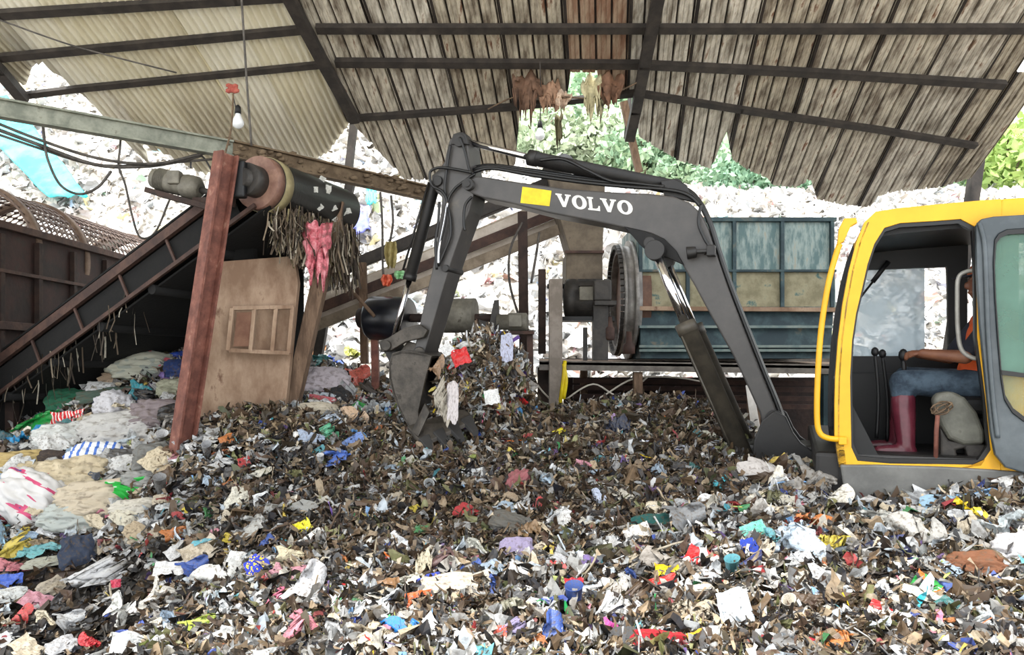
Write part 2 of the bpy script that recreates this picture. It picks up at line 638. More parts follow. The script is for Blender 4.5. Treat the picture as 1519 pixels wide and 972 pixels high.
# ---- stick (arm)
arm_px = [(667, 206), (675, 201), (688, 202), (694, 214), (696, 240), (699, 262), (702, 290), (696, 312), (684, 345), (670, 385), (658, 425), (645, 470), (634, 508), (626, 534), (612, 532),
          (617, 505), (630, 445), (641, 400), (646, 370), (650, 340), (654, 312), (655, 292), (648, 286), (640, 274), (640, 260), (650, 252), (659, 240), (664, 216)]
b = MB()
b.prism(XP(arm_px, -1.09), (0, -0.30, 0))
arm = b.build('arm', M_boom, exc, 0.012)
for (px, py, r) in ((681, 208, 0.06), (648, 268, 0.05), (620, 522, 0.05), (660, 398, 0.035)):
    b = MB()
    c = X(px, py, -1.06)
    b.cyl(c, c - Vector((0, 0.36, 0)), r)
    b.build('pivot_pin', M_boomdark, arm, 0.005)
b = MB()
for s in (-1.065, -1.375):
    b.prism(XP([(668, 214), (672, 199), (681, 196), (691, 199), (695, 214)], s), (0, -0.045, 0))
b.build('cylinder_bracket', M_boomdark, arm, 0.006)
for pts, dv in (([(705, 258), (690, 268), (674, 281), (664, 300), (668, 325), (668, 350), (660, 372), (650, 395)], 0.03), ([(700, 256), (668, 250), (650, 249), (638, 256), (641, 275), (656, 284), (663, 300), (660, 330), (653, 360)], 0.05),
                ([(682, 204), (690, 225), (696, 250), (702, 258)], 0.04), ([(668, 215), (664, 240), (660, 275), (661, 290)], 0.03), ([(700, 292), (690, 305), (688, 330), (690, 342)], 0.05), ([(652, 300), (650, 330), (646, 360), (648, 400)], 0.06)):
    b = MB()
    b.tube(smooth_path(XP(pts, -1.09 + dv), 6), 0.014, 8)
    b.build('arm_hose', M_hose, arm)
b = MB()
b.tube(smooth_path(XP([(664, 300), (660, 325), (656, 345), (651, 372), (650, 392)], -1.04), 5), 0.014, 8)
b.build('steel_pipe', M_chrome, arm)
# bucket cylinder
hyd('bucket_cylinder', (646, 284), (607, 416), (586, 500), -1.24, 0.026, 0.0, exc, M_boomdark) if False else None
a, m_, e = X(645, 272, -1.24), X(607, 416, -1.24), X(583, 508, -1.24)
b = MB()
b.lathe(a, m_, [(0, 0.045), (0.03, 0.058), (0.93, 0.058), (0.93, 0.066), (1, 0.066)], 24)
b.tube([a + Vector((0.03, 0.07, 0)), m_ + Vector((0.03, 0.07, 0.1))], 0.012, 8)
bc = b.build('bucket_cylinder', M_boomdark, exc)
b = MB()
b.cyl(m_, e, 0.03, None, 20)
b.build('piston_rod', M_chrome, bc)
# link
b = MB()
for v in (-1.02, -1.40):
    b.prism(XP([(561, 507), (566, 523), (580, 520), (602, 507), (628, 501), (634, 490), (622, 481), (598, 487), (574, 502)], v), (0, -0.05, 0))
b.cyl(X(572, 513, -0.98), X(572, 513, -1.48), 0.05)
b.build('rocker_link', M_bucket, exc, 0.008)
b = MB()
b.prism(XP([(563, 508), (580, 508), (602, 548), (598, 560), (584, 552)], -1.12), (0, -0.24, 0))
b.build('bucket_link', M_boomdark, exc, 0.01)
# bucket: curved back, two side plates, lip, ears
BV1, BV2 = -0.92, -1.74
back = [(640, 528), (618, 522), (596, 520), (582, 524), (577, 540), (577, 562), (583, 585), (592, 608), (604, 630), (622, 652)]
bo = XP(back, BV1)
b = MB()
cc = sum(bo, Vector()) / len(bo)
bi = [p + (cc - p).normalized() * 0.03 for p in bo]
n = len(bo)
for i in range(n - 1):
    b.prism([bo[i], bo[i + 1], bi[i + 1], bi[i]], (0, BV2 - BV1, 0))
b.build('bucket_shell', M_bucket, exc)
for v in (BV1, BV2 + 0.03):
    b = MB()
    b.prism(XP(back, BV1 + 0.0) and [Vector((p.x, v, p.z)) for p in bo + XP([(620, 612), (630, 565)], BV1)], (0, -0.03, 0))
    b.build('bucket_side', M_bucket, exc, 0.005)
b = MB()
EL = lambda w_: Vector(((w_ - EO).dot(FW), (w_ - EO).dot(LF), w_.z))
lq = [EL(P(604, 632, 6.72)), EL(P(627, 658, 6.58)), EL(P(704, 622, 6.74)), EL(P(690, 604, 6.92))]
b.prism(lq, (0, 0, -0.04))
b.build('cutting_lip', M_bucket, exc, 0.006)
b = MB()
b.prism([EL(P(630, 598, 6.66)), EL(P(637, 612, 6.6)), EL(P(620, 648, 6.6)), EL(P(610, 640, 6.68))], (0, -0.03, 0))
b.build('side_cutter', M_bucket, exc, 0.005)
for k in range(4):
    q = lq[1].lerp(lq[2], 0.08 + 0.27 * k)
    d = (lq[1] - lq[0]).normalized()
    s_ = (lq[2] - lq[1]).normalized() * 0.05
    b = MB()
    b.prism([q - d * 0.05 + Vector((0, 0, 0.02)) - s_, q - d * 0.05 + Vector((0, 0, 0.02)) + s_, q + d * 0.11 + s_ * 0.5 - Vector((0, 0, 0.02)), q + d * 0.11 - s_ * 0.5 - Vector((0, 0, 0.02))], (0, 0, -0.04))
    b.build('bucket_tooth', M_boomdark, exc, 0.004)
b = MB()
for v in (-1.10, -1.36):
    b.prism(XP([(592, 524), (604, 506), (622, 512), (636, 530), (625, 545), (600, 545)], v), (0, -0.05, 0))
b.cyl(X(622, 524, -1.04), X(622, 524, -1.46), 0.055)
b.cyl(X(598, 548, -1.04), X(598, 548, -1.46), 0.055)
b.build('bucket_ear', M_bucket, exc, 0.006)

# ---- boom foot and house
b = MB()
foot = [(1115, 700), (1118, 655), (1130, 624), (1148, 610), (1166, 618), (1177, 642), (1188, 657), (1208, 672), (1242, 688), (1252, 694), (1252, 760), (1180, 760), (1115, 740)]
for v in (-0.93, -1.50):
    b.prism(XP(foot, -0.93) and [Vector((p.x, v, p.z)) for p in XP(foot, -0.93)], (0, -0.06, 0))
b.build('boom_foot', M_boomdark, exc, 0.012)
b = MB()
q0, q1 = X(1165, 690, -0.3), X(1252, 760, -0.3)
fl = X(1243, 694, 0.0)
b.box(((0.15 + -3.4) / 2, -1.22, 0.86), (3.55, 2.36, 0.5))
b.box((0.42, -1.22, 0.84), (0.6, 0.5, 0.42))
house = b.build('house_frame', M_boomdark, exc, 0.03)
# grey skirt under the cab
b = MB()
sk = XP([(1246, 690), (1300, 690), (1400, 693), (1470, 697), (1519, 701), (1640, 708), (1640, 752), (1519, 746), (1400, 752), (1300, 760), (1262, 764), (1256, 750)], 0.03)
b.prism(sk, (0, -0.08, 0))
skirt = b.build('side_skirt', M_greypaint, exc, 0.012)
b = MB()
b.prism(XP([(1437, 712), (1560, 718), (1560, 742), (1437, 740)], 0.045), (0, -0.02, 0))
b.build('access_panel', M_greypaint, skirt, 0.006)
# dark triangular plate in front of the skirt
b = MB()
b.prism(XP([(1186, 700), (1243, 694), (1256, 762), (1190, 745)], -0.12), (0, -0.5, 0))
b.build('step_plate', M_boomdark, exc, 0.01)

# ---- cab
CV1, CV2 = 0.0, -0.98
N = 96
outer_px = [(1244, 694), (1238, 650), (1238, 600), (1239, 560), (1243, 505), (1250, 450), (1259, 402), (1270, 360), (1282, 330), (1299, 314), (1330, 309), (1390, 303), (1447, 298), (1486, 295),
            (1484, 400), (1484, 500), (1484, 600), (1484, 704), (1400, 700), (1320, 697)]
inner_px = [(1272, 684), (1263, 664), (1262, 614), (1261, 560), (1264, 505), (1270, 465), (1278, 432), (1287, 392), (1297, 362), (1312, 338), (1335, 331), (1385, 328), (1425, 325), (1446, 336),
            (1449, 400), (1450, 500), (1462, 590), (1470, 668), (1455, 690), (1320, 688)]


def refine(pix, v, k=5):
    pts = XP(pix, v)
    out = []
    for i in range(len(pts)):
        for j in range(k):
            out.append(pts[i].lerp(pts[(i + 1) % len(pts)], j / k))
    return out


cab = bpy.data.objects.new('cab', None)
COL.objects.link(cab)
cab.parent = exc
oc, ic = refine(outer_px, CV1), refine(inner_px, CV1)
b = MB()
b.ring(oc, ic, (0, -0.07, 0))
b.build('side_frame', M_yellow, cab, 0.012, 3)
b = MB()
ic2 = [p.lerp(sum(ic, Vector()) / len(ic), 0.035) for p in ic]
b.ring([p + Vector((0, -0.012, 0)) for p in ic], [p + Vector((0, -0.012, 0)) for p in ic2], (0, -0.045, 0))
b.build('door_seal', M_hose, cab)
# far side frame with its window
far_out = [Vector((p.x, CV2 + 0.06, p.z)) for p in oc]
top_z, bot_z = 2.42, 1.76
cin = sum(ic, Vector()) / len(ic)
far_in = []
for p in ic:
    q = Vector((p.x, CV2 + 0.06, min(max(p.z, bot_z), top_z)))
    far_in.append(q)
b = MB()
b.ring(far_out, far_in, (0, -0.06, 0))
b.build('far_side_frame', M_blackmat, cab)
b = MB()
gx0, gx1 = max(p.x for p in far_in), min(p.x for p in far_in)
gm = gx0 + (gx1 - gx0) * 0.72
b.prism([Vector((gx0, CV2 + 0.03, bot_z)), Vector((gm, CV2 + 0.03, bot_z)), Vector((gm, CV2 + 0.03, top_z)), Vector((gx0 - 0.12, CV2 + 0.03, top_z))], (0, -0.008, 0))
M_glass = glass_mat('dusty_glass', (196, 216, 226), 0.7)
b.build('far_window', M_glass, cab)
# roof following the top of the outline
topl = XP(outer_px[8:14], CV1)
rear_u = -1.62
roofline = topl + [Vector((rear_u, 0, topl[-1].z - 0.01))]
b = MB()
lower = [Vector((p.x - 0.01, 0, p.z - 0.085)) for p in roofline[::-1]]
b.prism([p + Vector((0, -0.03, 0)) for p in roofline + lower], (0, CV2 + 0.03, 0))
b.build('cab_roof', M_yellow, cab, 0.02, 3)
b = MB()
b.prism([Vector((p.x - 0.03, -0.08, p.z - 0.09)) for p in roofline] + [Vector((p.x - 0.05, -0.08, p.z - 0.15)) for p in roofline[::-1]], (0, CV2 + 0.16, 0))
b.build('roof_lining', M_blackmat, cab)
# rear part of the cab side, rear wall, floor, front
zt, zb = topl[-1].z, X(1484, 704, 0).z
u1 = X(1484, 600, 0).x
b = MB()
ro = [Vector((u1, 0, zb)), Vector((u1, 0, zt)), Vector((rear_u, 0, zt)), Vector((rear_u, 0, zb))]
ri = [Vector((u1 - 0.10, 0, zb + 0.75)), Vector((u1 - 0.10, 0, zt - 0.16)), Vector((rear_u + 0.1, 0, zt - 0.16)), Vector((rear_u + 0.1, 0, zb + 0.75))]
b.ring(resample(ro, 48), resample(ri, 48), (0, -0.07, 0))
b.build('rear_quarter_panel', M_yellow, cab, 0.012)
b = MB()
b.box((rear_u + 0.03, CV2 / 2, (zt + zb) / 2), (0.06, 0.96, zt - zb - 0.05))
b.build('rear_wall', M_blackmat, cab)
b = MB()
b.box(((rear_u + 0.0) / 2, CV2 / 2, zb - 0.03 + 0.02), (abs(rear_u), 0.97, 0.11))
b.build('cab_floor', M_blackmat, cab)
# windscreen: follows the front outline
front = XP(outer_px[0:9], CV1)
b = MB()
for i in range(len(front) - 1):
    p, q = front[i], front[i + 1]
    d = Vector((-0.02, 0, 0))
    if i >= 1:
        b.prism([p + d, q + d, q + d * 1.5, p + d * 1.5], (0, CV2 + 0.0, 0))
b.build('windscreen', glass_mat('front_glass', (70, 80, 86), 0.35), cab)
b = MB()
p, q = front[0], front[1]
b.prism([p, q, q + Vector((-0.05, 0, 0)), p + Vector((-0.05, 0, 0))], (0, CV2, 0))
b.prism([Vector((p.x - 0.02, -0.05, zb)), Vector((p.x - 0.02, -0.05, zb + 0.42)), Vector((p.x - 0.09, -0.05, zb + 0.40)), Vector((p.x - 0.28, -0.05, zb))], (0, CV2 + 0.1, 0))
b.build('front_apron', M_blackmat, cab)
# interior side kick panel on the far side
b = MB()
b.box(((rear_u) / 2, CV2 + 0.09, zb + 0.3), (abs(rear_u) - 0.1, 0.06, 0.62))
b.build('inner_panel', M_blackmat, cab)
# folded-back door
dv = 0.09
do = [(1448, 334), (1455, 325), (1474, 321), (1560, 316), (1640, 311), (1640, 720), (1560, 708), (1519, 702), (1492, 694), (1477, 676), (1470, 640), (1462, 560), (1454, 480), (1449, 400)]
di = [(1476, 356), (1482, 347), (1494, 341), (1560, 337), (1612, 335), (1612, 640), (1560, 636), (1519, 625), (1502, 612), (1490, 592), (1485, 560), (1480, 500), (1476, 440), (1474, 390)]
b = MB()
b.ring(refine(do, dv), refine(di, dv), (0, -0.055, 0))
door = b.build('door', M_doorgrey, cab, 0.012, 3)
b = MB()
da = refine(di, dv + 0.012)
db = [p.lerp(sum(da, Vector()) / len(da), 0.05) for p in da]
b.ring(da, db, (0, -0.03, 0))
b.build('window_seal', M_hose, door)
b = MB()
b.prism([Vector((p.x, dv - 0.015, p.z)) for p in XP([(1476, 356), (1482, 347), (1494, 341), (1560, 337), (1612, 335), (1612, 568), (1484, 551), (1480, 500), (1476, 440), (1474, 390)], dv)], (0, -0.006, 0))
b.build('window_pane', glass_mat('green_glass', (84, 122, 106), 0.75, 0.12), door)  # green glass; its opaque cover stands in for a reflection
b = MB()
b.prism([Vector((p.x, dv - 0.015, p.z)) for p in XP([(1484, 552), (1612, 569), (1612, 640), (1560, 636), (1519, 625), (1502, 612), (1490, 592)], dv)], (0, -0.006, 0))
b.build('lower_pane', glass_mat('clear_glass', (120, 150, 130), 0.28, 0.12), door)
b = MB()
b.prism(XP([(1484, 556), (1613, 572), (1613, 566), (1484, 549)], dv + 0.012), (0, -0.03, 0))
b.build('window_bar', M_hose, door)
b = MB()
b.tube(smooth_path(XP([(1452, 330), (1460, 360), (1463, 420), (1466, 500), (1473, 590), (1480, 650)], dv + 0.01), 6), 0.014, 8)
b.build('edge_seal', M_doorgrey, door)
# yellow hand rail in front of the pillar
b = MB()
v = 0.03
b.tube(smooth_path(XP([(1247, 652), (1228, 650), (1216, 642), (1212, 620), (1213, 560), (1218, 490), (1228, 425), (1240, 378), (1246, 362)], v), 6), 0.019, 12)
rail = b.build('hand_rail', M_yellow, cab)
b = MB()
b.prism(XP([(1242, 364), (1252, 358), (1262, 336), (1272, 330), (1270, 323), (1252, 324), (1244, 340)], v + 0.02), (0, -0.05, 0))
b.build('rail_bracket', M_yellow, rail, 0.006)
b = MB()
b.box(X(1250, 654, v), (0.05, 0.05, 0.05))
b.build('rail_bracket', M_yellow, rail, 0.006)
# grey grab rail inside
b = MB()
b.tube(smooth_path(XP([(1450, 401), (1434, 403), (1422, 412), (1420, 440), (1421, 490), (1426, 518), (1440, 530), (1456, 533)], -0.09), 6), 0.014, 10)
b.build('grab_rail', M_zinc, cab)
# driver seat
su, sv = X(1445, 600, -0.5).x, -0.5
b = MB()
b.box((su - 0.02, sv, zb + 0.40), (0.5, 0.5, 0.14))
seat = b.build('seat_cushion', M_blackmat, cab, 0.05, 3)
b = MB()
b.box((su - 0.32, sv, zb + 0.78), (0.14, 0.48, 0.7), Matrix.Rotation(math.radians(-10), 3, 'Y'))
b.build('seat_back', M_blackmat, cab, 0.05, 3)
b = MB()
b.box((su, sv, zb + 0.17), (0.36, 0.4, 0.34))
b.build('seat_base', M_blackmat, cab, 0.02)
# side console, worn grey, with a rounded hood
b = MB()
cons = [(1384, 590), (1392, 584), (1412, 580), (1432, 590), (1450, 612), (1461, 640), (1462, 660), (1430, 661), (1408, 652), (1396, 632), (1388, 612)]
b.prism(XP(cons, -0.10), (0, -0.12, 0))
console = b.build('side_console', mat('console_grey', (84, 84, 76), (106, 106, 97), 6, 0.6, 0, 0.1, (70, 66, 56)), cab, 0.03, 3)
b = MB()
b.prism(XP([(1395, 634), (1408, 654), (1462, 660), (1463, 692), (1440, 692), (1432, 665), (1418, 668), (1424, 692), (1396, 692)], -0.13), (0, -0.1, 0))
b.build('console_stand', M_motordark, console, 0.012)
# red lever with a wire knot
b = MB()
b.tube(XP([(1388, 689), (1389, 640), (1391, 616)], -0.06), 0.014, 10)
lv = b.build('safety_lever', M_rust, cab)
b = MB()
for k in range(4):
    c = X(1394 + k * 2, 607 - k, -0.06)
    b.tube(smooth_path([c + Vector((0.05 * math.cos(t + k), 0.02 * math.sin(2 * t), 0.035 * math.sin(t))) for t in [i * 0.7 for i in range(10)]], 3), 0.005, 6)
b.build('wire_knot', M_rope, lv)
# travel levers and joystick
for (p0, p1, v) in (((1300, 650), (1298, 525), -0.45), ((1316, 655), (1309, 528), -0.6)):
    b = MB()
    b.tube(smooth_path(XP([p0, ((p0[0] + p1[0]) / 2 + 4, (p0[1] + p1[1]) / 2), p1], v), 5), 0.012, 8)
    b.ball(X(p1[0], p1[1] - 3, v), 0.026, 2, (1, 1, 1.3))
    b.build('travel_lever', M_blackmat, cab)
b = MB()
b.tube(smooth_path(XP([(1345, 600), (1342, 560), (1340, 535)], -0.42), 5), 0.016, 8)
b.ball(X(1340, 527, -0.42), 0.032, 2, (1, 1, 1.4))
b.build('joystick', M_blackmat, cab)
b = MB()
b.prism(XP([(1290, 660), (1315, 678), (1312, 690), (1286, 690)], -0.4), (0, -0.3, 0))
b.build('foot_pedal', M_motordark, cab, 0.01)
# black gas strut across the far window
b = MB()
a0, a1 = X(1318, 388, -0.88), X(1266, 455, -0.88)
b.tube([a0, a0.lerp(a1, 0.45)], 0.018, 10)
b.tube([a0.lerp(a1, 0.45), a1], 0.008, 8)
b.build('gas_strut', M_blackmat, cab)
# engine housing behind the cab and counterweight (run out of the frame)
b = MB()
b.box((-2.5, -1.25, 1.62), (1.6, 2.4, 1.0))
b.build('engine_hood', M_yellow, exc, 0.06, 3)
b = MB()
b.box((-3.5, -1.25, 1.3), (0.5, 2.4, 1.3))
b.build('counterweight', M_boomdark, exc, 0.12, 4)

# ================================================================== DRIVER
def caps(bm_b, chain, seg=14):
    """tapered capsule chain: list of (point, radius)"""
    for i in range(len(chain) - 1):
        (p, r), (q, s) = chain[i], chain[i + 1]
        bm_b.cyl(p, q, r, s, seg)
    for p, r in chain:
        bm_b.ball(p, r, 2)


def remeshed(b, name, m, parent, vox=0.012, sm=4):
    o = b.build(name, m, parent)
    r = o.modifiers.new('remesh', 'REMESH')
    r.mode = 'VOXEL'
    r.voxel_size = vox
    r.use_smooth_shade = True
    s = o.modifiers.new('smooth', 'SMOOTH')
    s.factor = 0.5
    s.iterations = sm
    return o


M_skin = mat('brown_skin', (112, 70, 50), (128, 84, 60), 8, 0.55)
M_jeans = mat('denim', (36, 50, 64), (66, 82, 96), 12, 0.85, 0, 0.3)
M_boot = mat('maroon_rubber', (86, 32, 44), (106, 46, 58), 6, 0.28, 0, 0.08)
M_vest = mat('orange_cloth', (196, 78, 30), (216, 92, 34), 8, 0.8, 0, 0.2)
M_shirt = mat('dark_cloth', (24, 26, 36), (36, 38, 50), 8, 0.9, 0, 0.2)
M_cap = mat('rusty_orange_cap', (150, 74, 40), (168, 88, 50), 8, 0.8)
per = thing('person', 'seated person in orange vest, jeans and maroon rubber boots driving the excavator', 'person', EO, EROT, world=False)
hip = X(1456, 574, -0.5)
chest = X(1478, 498, -0.5)
neckp = X(1472, 458, -0.5)
head = X(1461, 420, -0.5)
lsh, rsh = X(1479, 476, -0.31), Vector((X(1479, 476, -0.31).x, -0.69, X(1479, 476, -0.31).z))
lel, lwr, lha = X(1432, 530, -0.24), X(1368, 524, -0.34), X(1347, 525, -0.40)
rel, rwr = lel + Vector((0.0, -0.5, 0)), lwr + Vector((-0.02, -0.4, 0))
rha = lha + Vector((-0.02, -0.28, 0))
lkn, lan, lto = X(1338, 566, -0.36), X(1344, 664, -0.30), X(1318, 684, -0.28)
rkn, ran, rto = lkn + Vector((-0.06, -0.3, 0.02)), lan + Vector((0.02, -0.32, 0)), lto + Vector((0.02, -0.34, 0))
lhp, rhp = hip + Vector((0, 0.1, 0)), hip + Vector((0, -0.1, 0))
b = MB()
caps(b, [(hip, 0.15), (hip.lerp(chest, 0.5), 0.135), (chest, 0.155), (chest.lerp(neckp, 0.6), 0.10), (neckp, 0.058), (head - Vector((0, 0, 0.03)), 0.062)])
caps(b, [(lsh.lerp(rsh, 0.1), 0.08), (rsh.lerp(lsh, 0.1), 0.08)])
b.ball(head, 0.095, 3, (1.05, 0.82, 1.2))
hd = Vector((1, 0, 0))
b.ball(head + Vector((0.035, 0, -0.07)), 0.055, 2, (1.0, 0.85, 0.9))
b.ball(head + Vector((0.105, 0, -0.015)), 0.02, 2, (1.1, 0.8, 1.4))
b.ball(head + Vector((0.088, 0, -0.062)), 0.018, 2, (0.9, 1.7, 0.6))
for s in (-1, 1):
    b.ball(head + Vector((-0.005, s * 0.08, -0.01)), 0.024, 2, (0.9, 0.5, 1.4))
    b.ball(head + Vector((0.085, s * 0.035, 0.03)), 0.02, 2, (0.7, 1.3, 0.6))
caps(b, [(lsh, 0.062), (lel, 0.046), (lwr, 0.03)])
caps(b, [(rsh, 0.062), (rel, 0.046), (rwr, 0.03)])
for (w, h) in ((lwr, lha), (rwr, rha)):
    d = (h - w).normalized()
    palm = w + d * 0.055
    b.ball(palm, 0.04, 2, (1.1, 0.95, 0.62))
    for k, (off, L) in enumerate(((-0.03, 0.034), (-0.01, 0.038), (0.011, 0.036), (0.03, 0.028))):
        k0 = palm + d * 0.03 + Vector((0, off, 0.006))
        k1 = k0 + d * L + Vector((0, 0, -0.004))
        k2 = k1 + d * 0.012 + Vector((0, 0, -0.026))
        k3 = k2 - d * 0.012 + Vector((0, 0, -0.018))
        caps(b, [(k0, 0.0105), (k1, 0.0095), (k2, 0.009), (k3, 0.008)], 8)
    t0 = palm + Vector((0, 0.036, -0.004))
    caps(b, [(palm, 0.016), (t0, 0.013), (t0 + d * 0.03 + Vector((0, 0.002, -0.016)), 0.011), (t0 + d * 0.05 + Vector((0, -0.006, -0.026)), 0.009)], 8)
caps(b, [(lhp, 0.09), (lkn, 0.062), (lan, 0.04)])
caps(b, [(rhp, 0.09), (rkn, 0.062), (ran, 0.04)])
remeshed(b, 'body', M_skin, per, 0.0085, 3)
b = MB()
caps(b, [(hip + Vector((0, 0, 0.03)), 0.168), (hip, 0.165)])
for (h_, k_, a_) in ((lhp, lkn, lan), (rhp, rkn, ran)):
    caps(b, [(h_, 0.118), (h_.lerp(k_, 0.55), 0.098), (k_, 0.082), (k_.lerp(a_, 0.45), 0.068)])
remeshed(b, 'jeans', M_jeans, per, 0.014, 4)
for (k_, a_, t_) in ((lkn, lan, lto), (rkn, ran, rto)):
    b = MB()
    top = k_.lerp(a_, 0.26)
    caps(b, [(top, 0.078), (k_.lerp(a_, 0.6), 0.07), (a_, 0.056)], 18)
    sole = zb + 0.05
    caps(b, [(a_, 0.056), (Vector((a_.x - 0.02, a_.y, sole + 0.04)), 0.05), (Vector((t_.x, t_.y, sole + 0.038)), 0.045), (Vector((t_.x + 0.06, t_.y, sole + 0.034)), 0.04)], 16)
    b.box((a_.x - 0.02, a_.y, sole + 0.015), (0.10, 0.085, 0.03))
    remeshed(b, 'rubber_boot', M_boot, per, 0.009, 3)
b = MB()
caps(b, [(hip + Vector((-0.01, 0, 0.08)), 0.165), (hip.lerp(chest, 0.5), 0.158), (chest, 0.178), (chest.lerp(neckp, 0.55), 0.118)])
caps(b, [(lsh.lerp(rsh, 0.08), 0.094), (rsh.lerp(lsh, 0.08), 0.094)])
remeshed(b, 'vest', M_vest, per, 0.014, 4)
for (s_, e_) in ((lsh, lel), (rsh, rel)):
    b = MB()
    caps(b, [(s_, 0.082), (s_.lerp(e_, 0.8), 0.066)])
    remeshed(b, 'sleeve', M_shirt, per, 0.012, 3)
b = MB()
b.ball(head + Vector((-0.005, 0, 0.06)), 0.105, 3, (1.05, 0.86, 0.9))
bmesh.ops.bisect_plane(b.bm, geom=b.bm.verts[:] + b.bm.edges[:] + b.bm.faces[:], plane_co=head + Vector((0, 0, 0.045)), plane_no=(0.05, 0, -1), clear_outer=True)
cap = b.build('cap', M_cap, per)
b = MB()
arc = [head + Vector((0.07 + 0.13 * math.cos(t) * 1.0, 0.085 * math.sin(t), 0.05 - 0.02 * math.cos(t))) for t in [math.radians(a) for a in range(-90, 91, 15)]]
b.prism(arc, (0, 0, 0.008))
b.build('visor', M_shirt, cap)
# ================================================================== SHED ROOF
ZR, SL, XS = 9.4, 0.443, 0.125       # plane z = ZR - SL*y, sheets run along (XS, 1, -SL)


def roofp(px, py, drop=0.0):
    a, c = (px - CX) / FPX, (HY - py) / FPX
    Y = (ZR - drop - ZC) / (c + SL)
    return Vector((a * Y, Y, ZR - drop - SL * Y))


def rx0(p):
    return p.x - XS * (p.y - 8.0)


RN = Vector((0, SL, 1)).normalized()
M_sheetL = []
for k, (c1, c2, c3) in enumerate((((216, 207, 178), (232, 225, 202), (194, 182, 152)), ((204, 194, 166), (224, 216, 192), (176, 164, 136)), ((226, 219, 196), (238, 233, 216), (210, 201, 176)))):
    M_sheetL.append(mat('cream_sheet_%d' % k, c1, c2, 2.2, 0.6, 0, 0.0, c3, stretch=(2, 0.5, 0.5)))
M_sheetR = []
for k, (c1, c2, c3) in enumerate((((112, 100, 86), (208, 200, 182), (126, 92, 70)), ((100, 88, 74), (196, 186, 166), (118, 84, 64)), ((122, 112, 98), (216, 209, 194), (140, 116, 96)))):
    M_sheetR.append(mat('soiled_sheet_%d' % k, c1, c2, 3.2, 0.62, 0.0, 0.0, c3, lo=0.36, hi=0.6, stretch=(3, 0.7, 0.7)))
M_sheetRust = mat('rusted_sheet', (128, 96, 76), (166, 146, 124), 3.0, 0.7, 0, 0, (96, 62, 48), stretch=(3, 0.7, 0.7))
M_lap = mat('sheet_lap_dark', (30, 24, 20), (50, 41, 34), 6, 0.8)  # darker colour along the lap edges and on the rib tops
ceil_ = thing('ceiling', 'torn corrugated metal roof of the open shed seen from beneath', 'roof', (0, 9, 0), kind='structure')


def eave(pts):
    q = sorted((rx0(roofp(*p)), roofp(*p).y) for p in pts)
    xs, ys = [a for a, _ in q], [b_ for _, b_ in q]
    return lambda x: float(np.interp(x, xs, ys))


eR = eave([(512, 170), (530, 262), (545, 272), (600, 268), (640, 268), (655, 262), (700, 258), (764, 245), (772, 160), (800, 152), (842, 142), (846, 106), (886, 106), (890, 140), (925, 138), (940, 140), (948, 205), (975, 222), (1000, 236), (1030, 244), (1056, 249), (1066, 222), (1078, 196),
           (1086, 236), (1110, 252), (1138, 264), (1146, 276), (1180, 280), (1203, 268), (1212, 296), (1250, 304), (1290, 306), (1302, 290), (1330, 282), (1360, 282), (1400, 278), (1436, 266)])
eL = eave([(-120, 110), (0, 122), (38, 128), (48, 98), (62, 94), (100, 122), (122, 140), (150, 168), (212, 212), (226, 248), (305, 262), (330, 240), (400, 236), (470, 234), (488, 222), (512, 190), (524, 175)])


def sheet(xa, xb, y0, ef, kind, mats, lift=0.0, nt=8):
    if kind == 'fine':
        n = max(8, int((xb - xa) / 0.0095))
        us = np.linspace(xa, xb, n)
        hs = 0.019 * np.sin((us - xa) / 0.09 * 2 * math.pi)
    else:
        us, hs = [], []
        u = xa
        while u < xb - 1e-6:
            for du, h in ((0, 0), (0.008, 0.034), (0.030, 0.034), (0.038, 0), (0.066, 0), (0.072, 0.009), (0.086, 0.009), (0.092, 0), (0.122, 0), (0.128, 0.009), (0.142, 0.009), (0.148, 0)):
                if u + du <= xb + 1e-6:
                    us.append(u + du)
                    hs.append(h)
            u += 0.186
        us.append(xb)
        hs.append(0)
    V, F = [], []
    for i, (u, h) in enumerate(zip(us, hs)):
        y1 = ef(u)
        sag = random.uniform(-0.004, 0.004)
        for j in range(nt + 1):
            y = y0 + (y1 - y0) * j / nt
            p = Vector((u + XS * (y - 8.0), y, ZR - SL * y)) + RN * (h + lift + 0.02 * math.sin(y * 1.7 + xa * 2.1) + (sag if j == nt else 0))
            V.append(p)
    for i in range(len(us) - 1):
        for j in range(nt):
            a = i * (nt + 1) + j
            F.append((a, a + nt + 1, a + nt + 2, a + 1))
    me = bpy.data.meshes.new('corrugated_sheet')
    me.from_pydata(V, [], F)
    o = bpy.data.objects.new('corrugated_sheet', me)
    for m_ in mats:
        me.materials.append(m_)
    COL.objects.link(o)
    o.parent = ceil_
    o.matrix_parent_inverse = WINV[ceil_.name]
    s = o.modifiers.new('thick', 'SOLIDIFY')
    s.thickness = 0.003
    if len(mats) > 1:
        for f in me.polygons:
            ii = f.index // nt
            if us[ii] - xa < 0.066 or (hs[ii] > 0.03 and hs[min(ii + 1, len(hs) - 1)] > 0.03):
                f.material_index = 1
    if kind == 'fine':
        for f in me.polygons:
            f.use_smooth = True
    return o


YTOP = 0.2  # sheets extended unseen over the camera to shade the heap
xdiv = rx0(roofp(470, 80))
# cream sheets on the one side of the leaning rafter
x = xdiv
k = 0
while x > -9.2:
    xa = max(x - 0.74, -9.4)
    sheet(xa, x + 0.04, YTOP, eL, 'fine', [M_sheetL[(k * 2) % 3]], 0.012 * (k % 2), 8)
    x -= 0.72
    k += 1
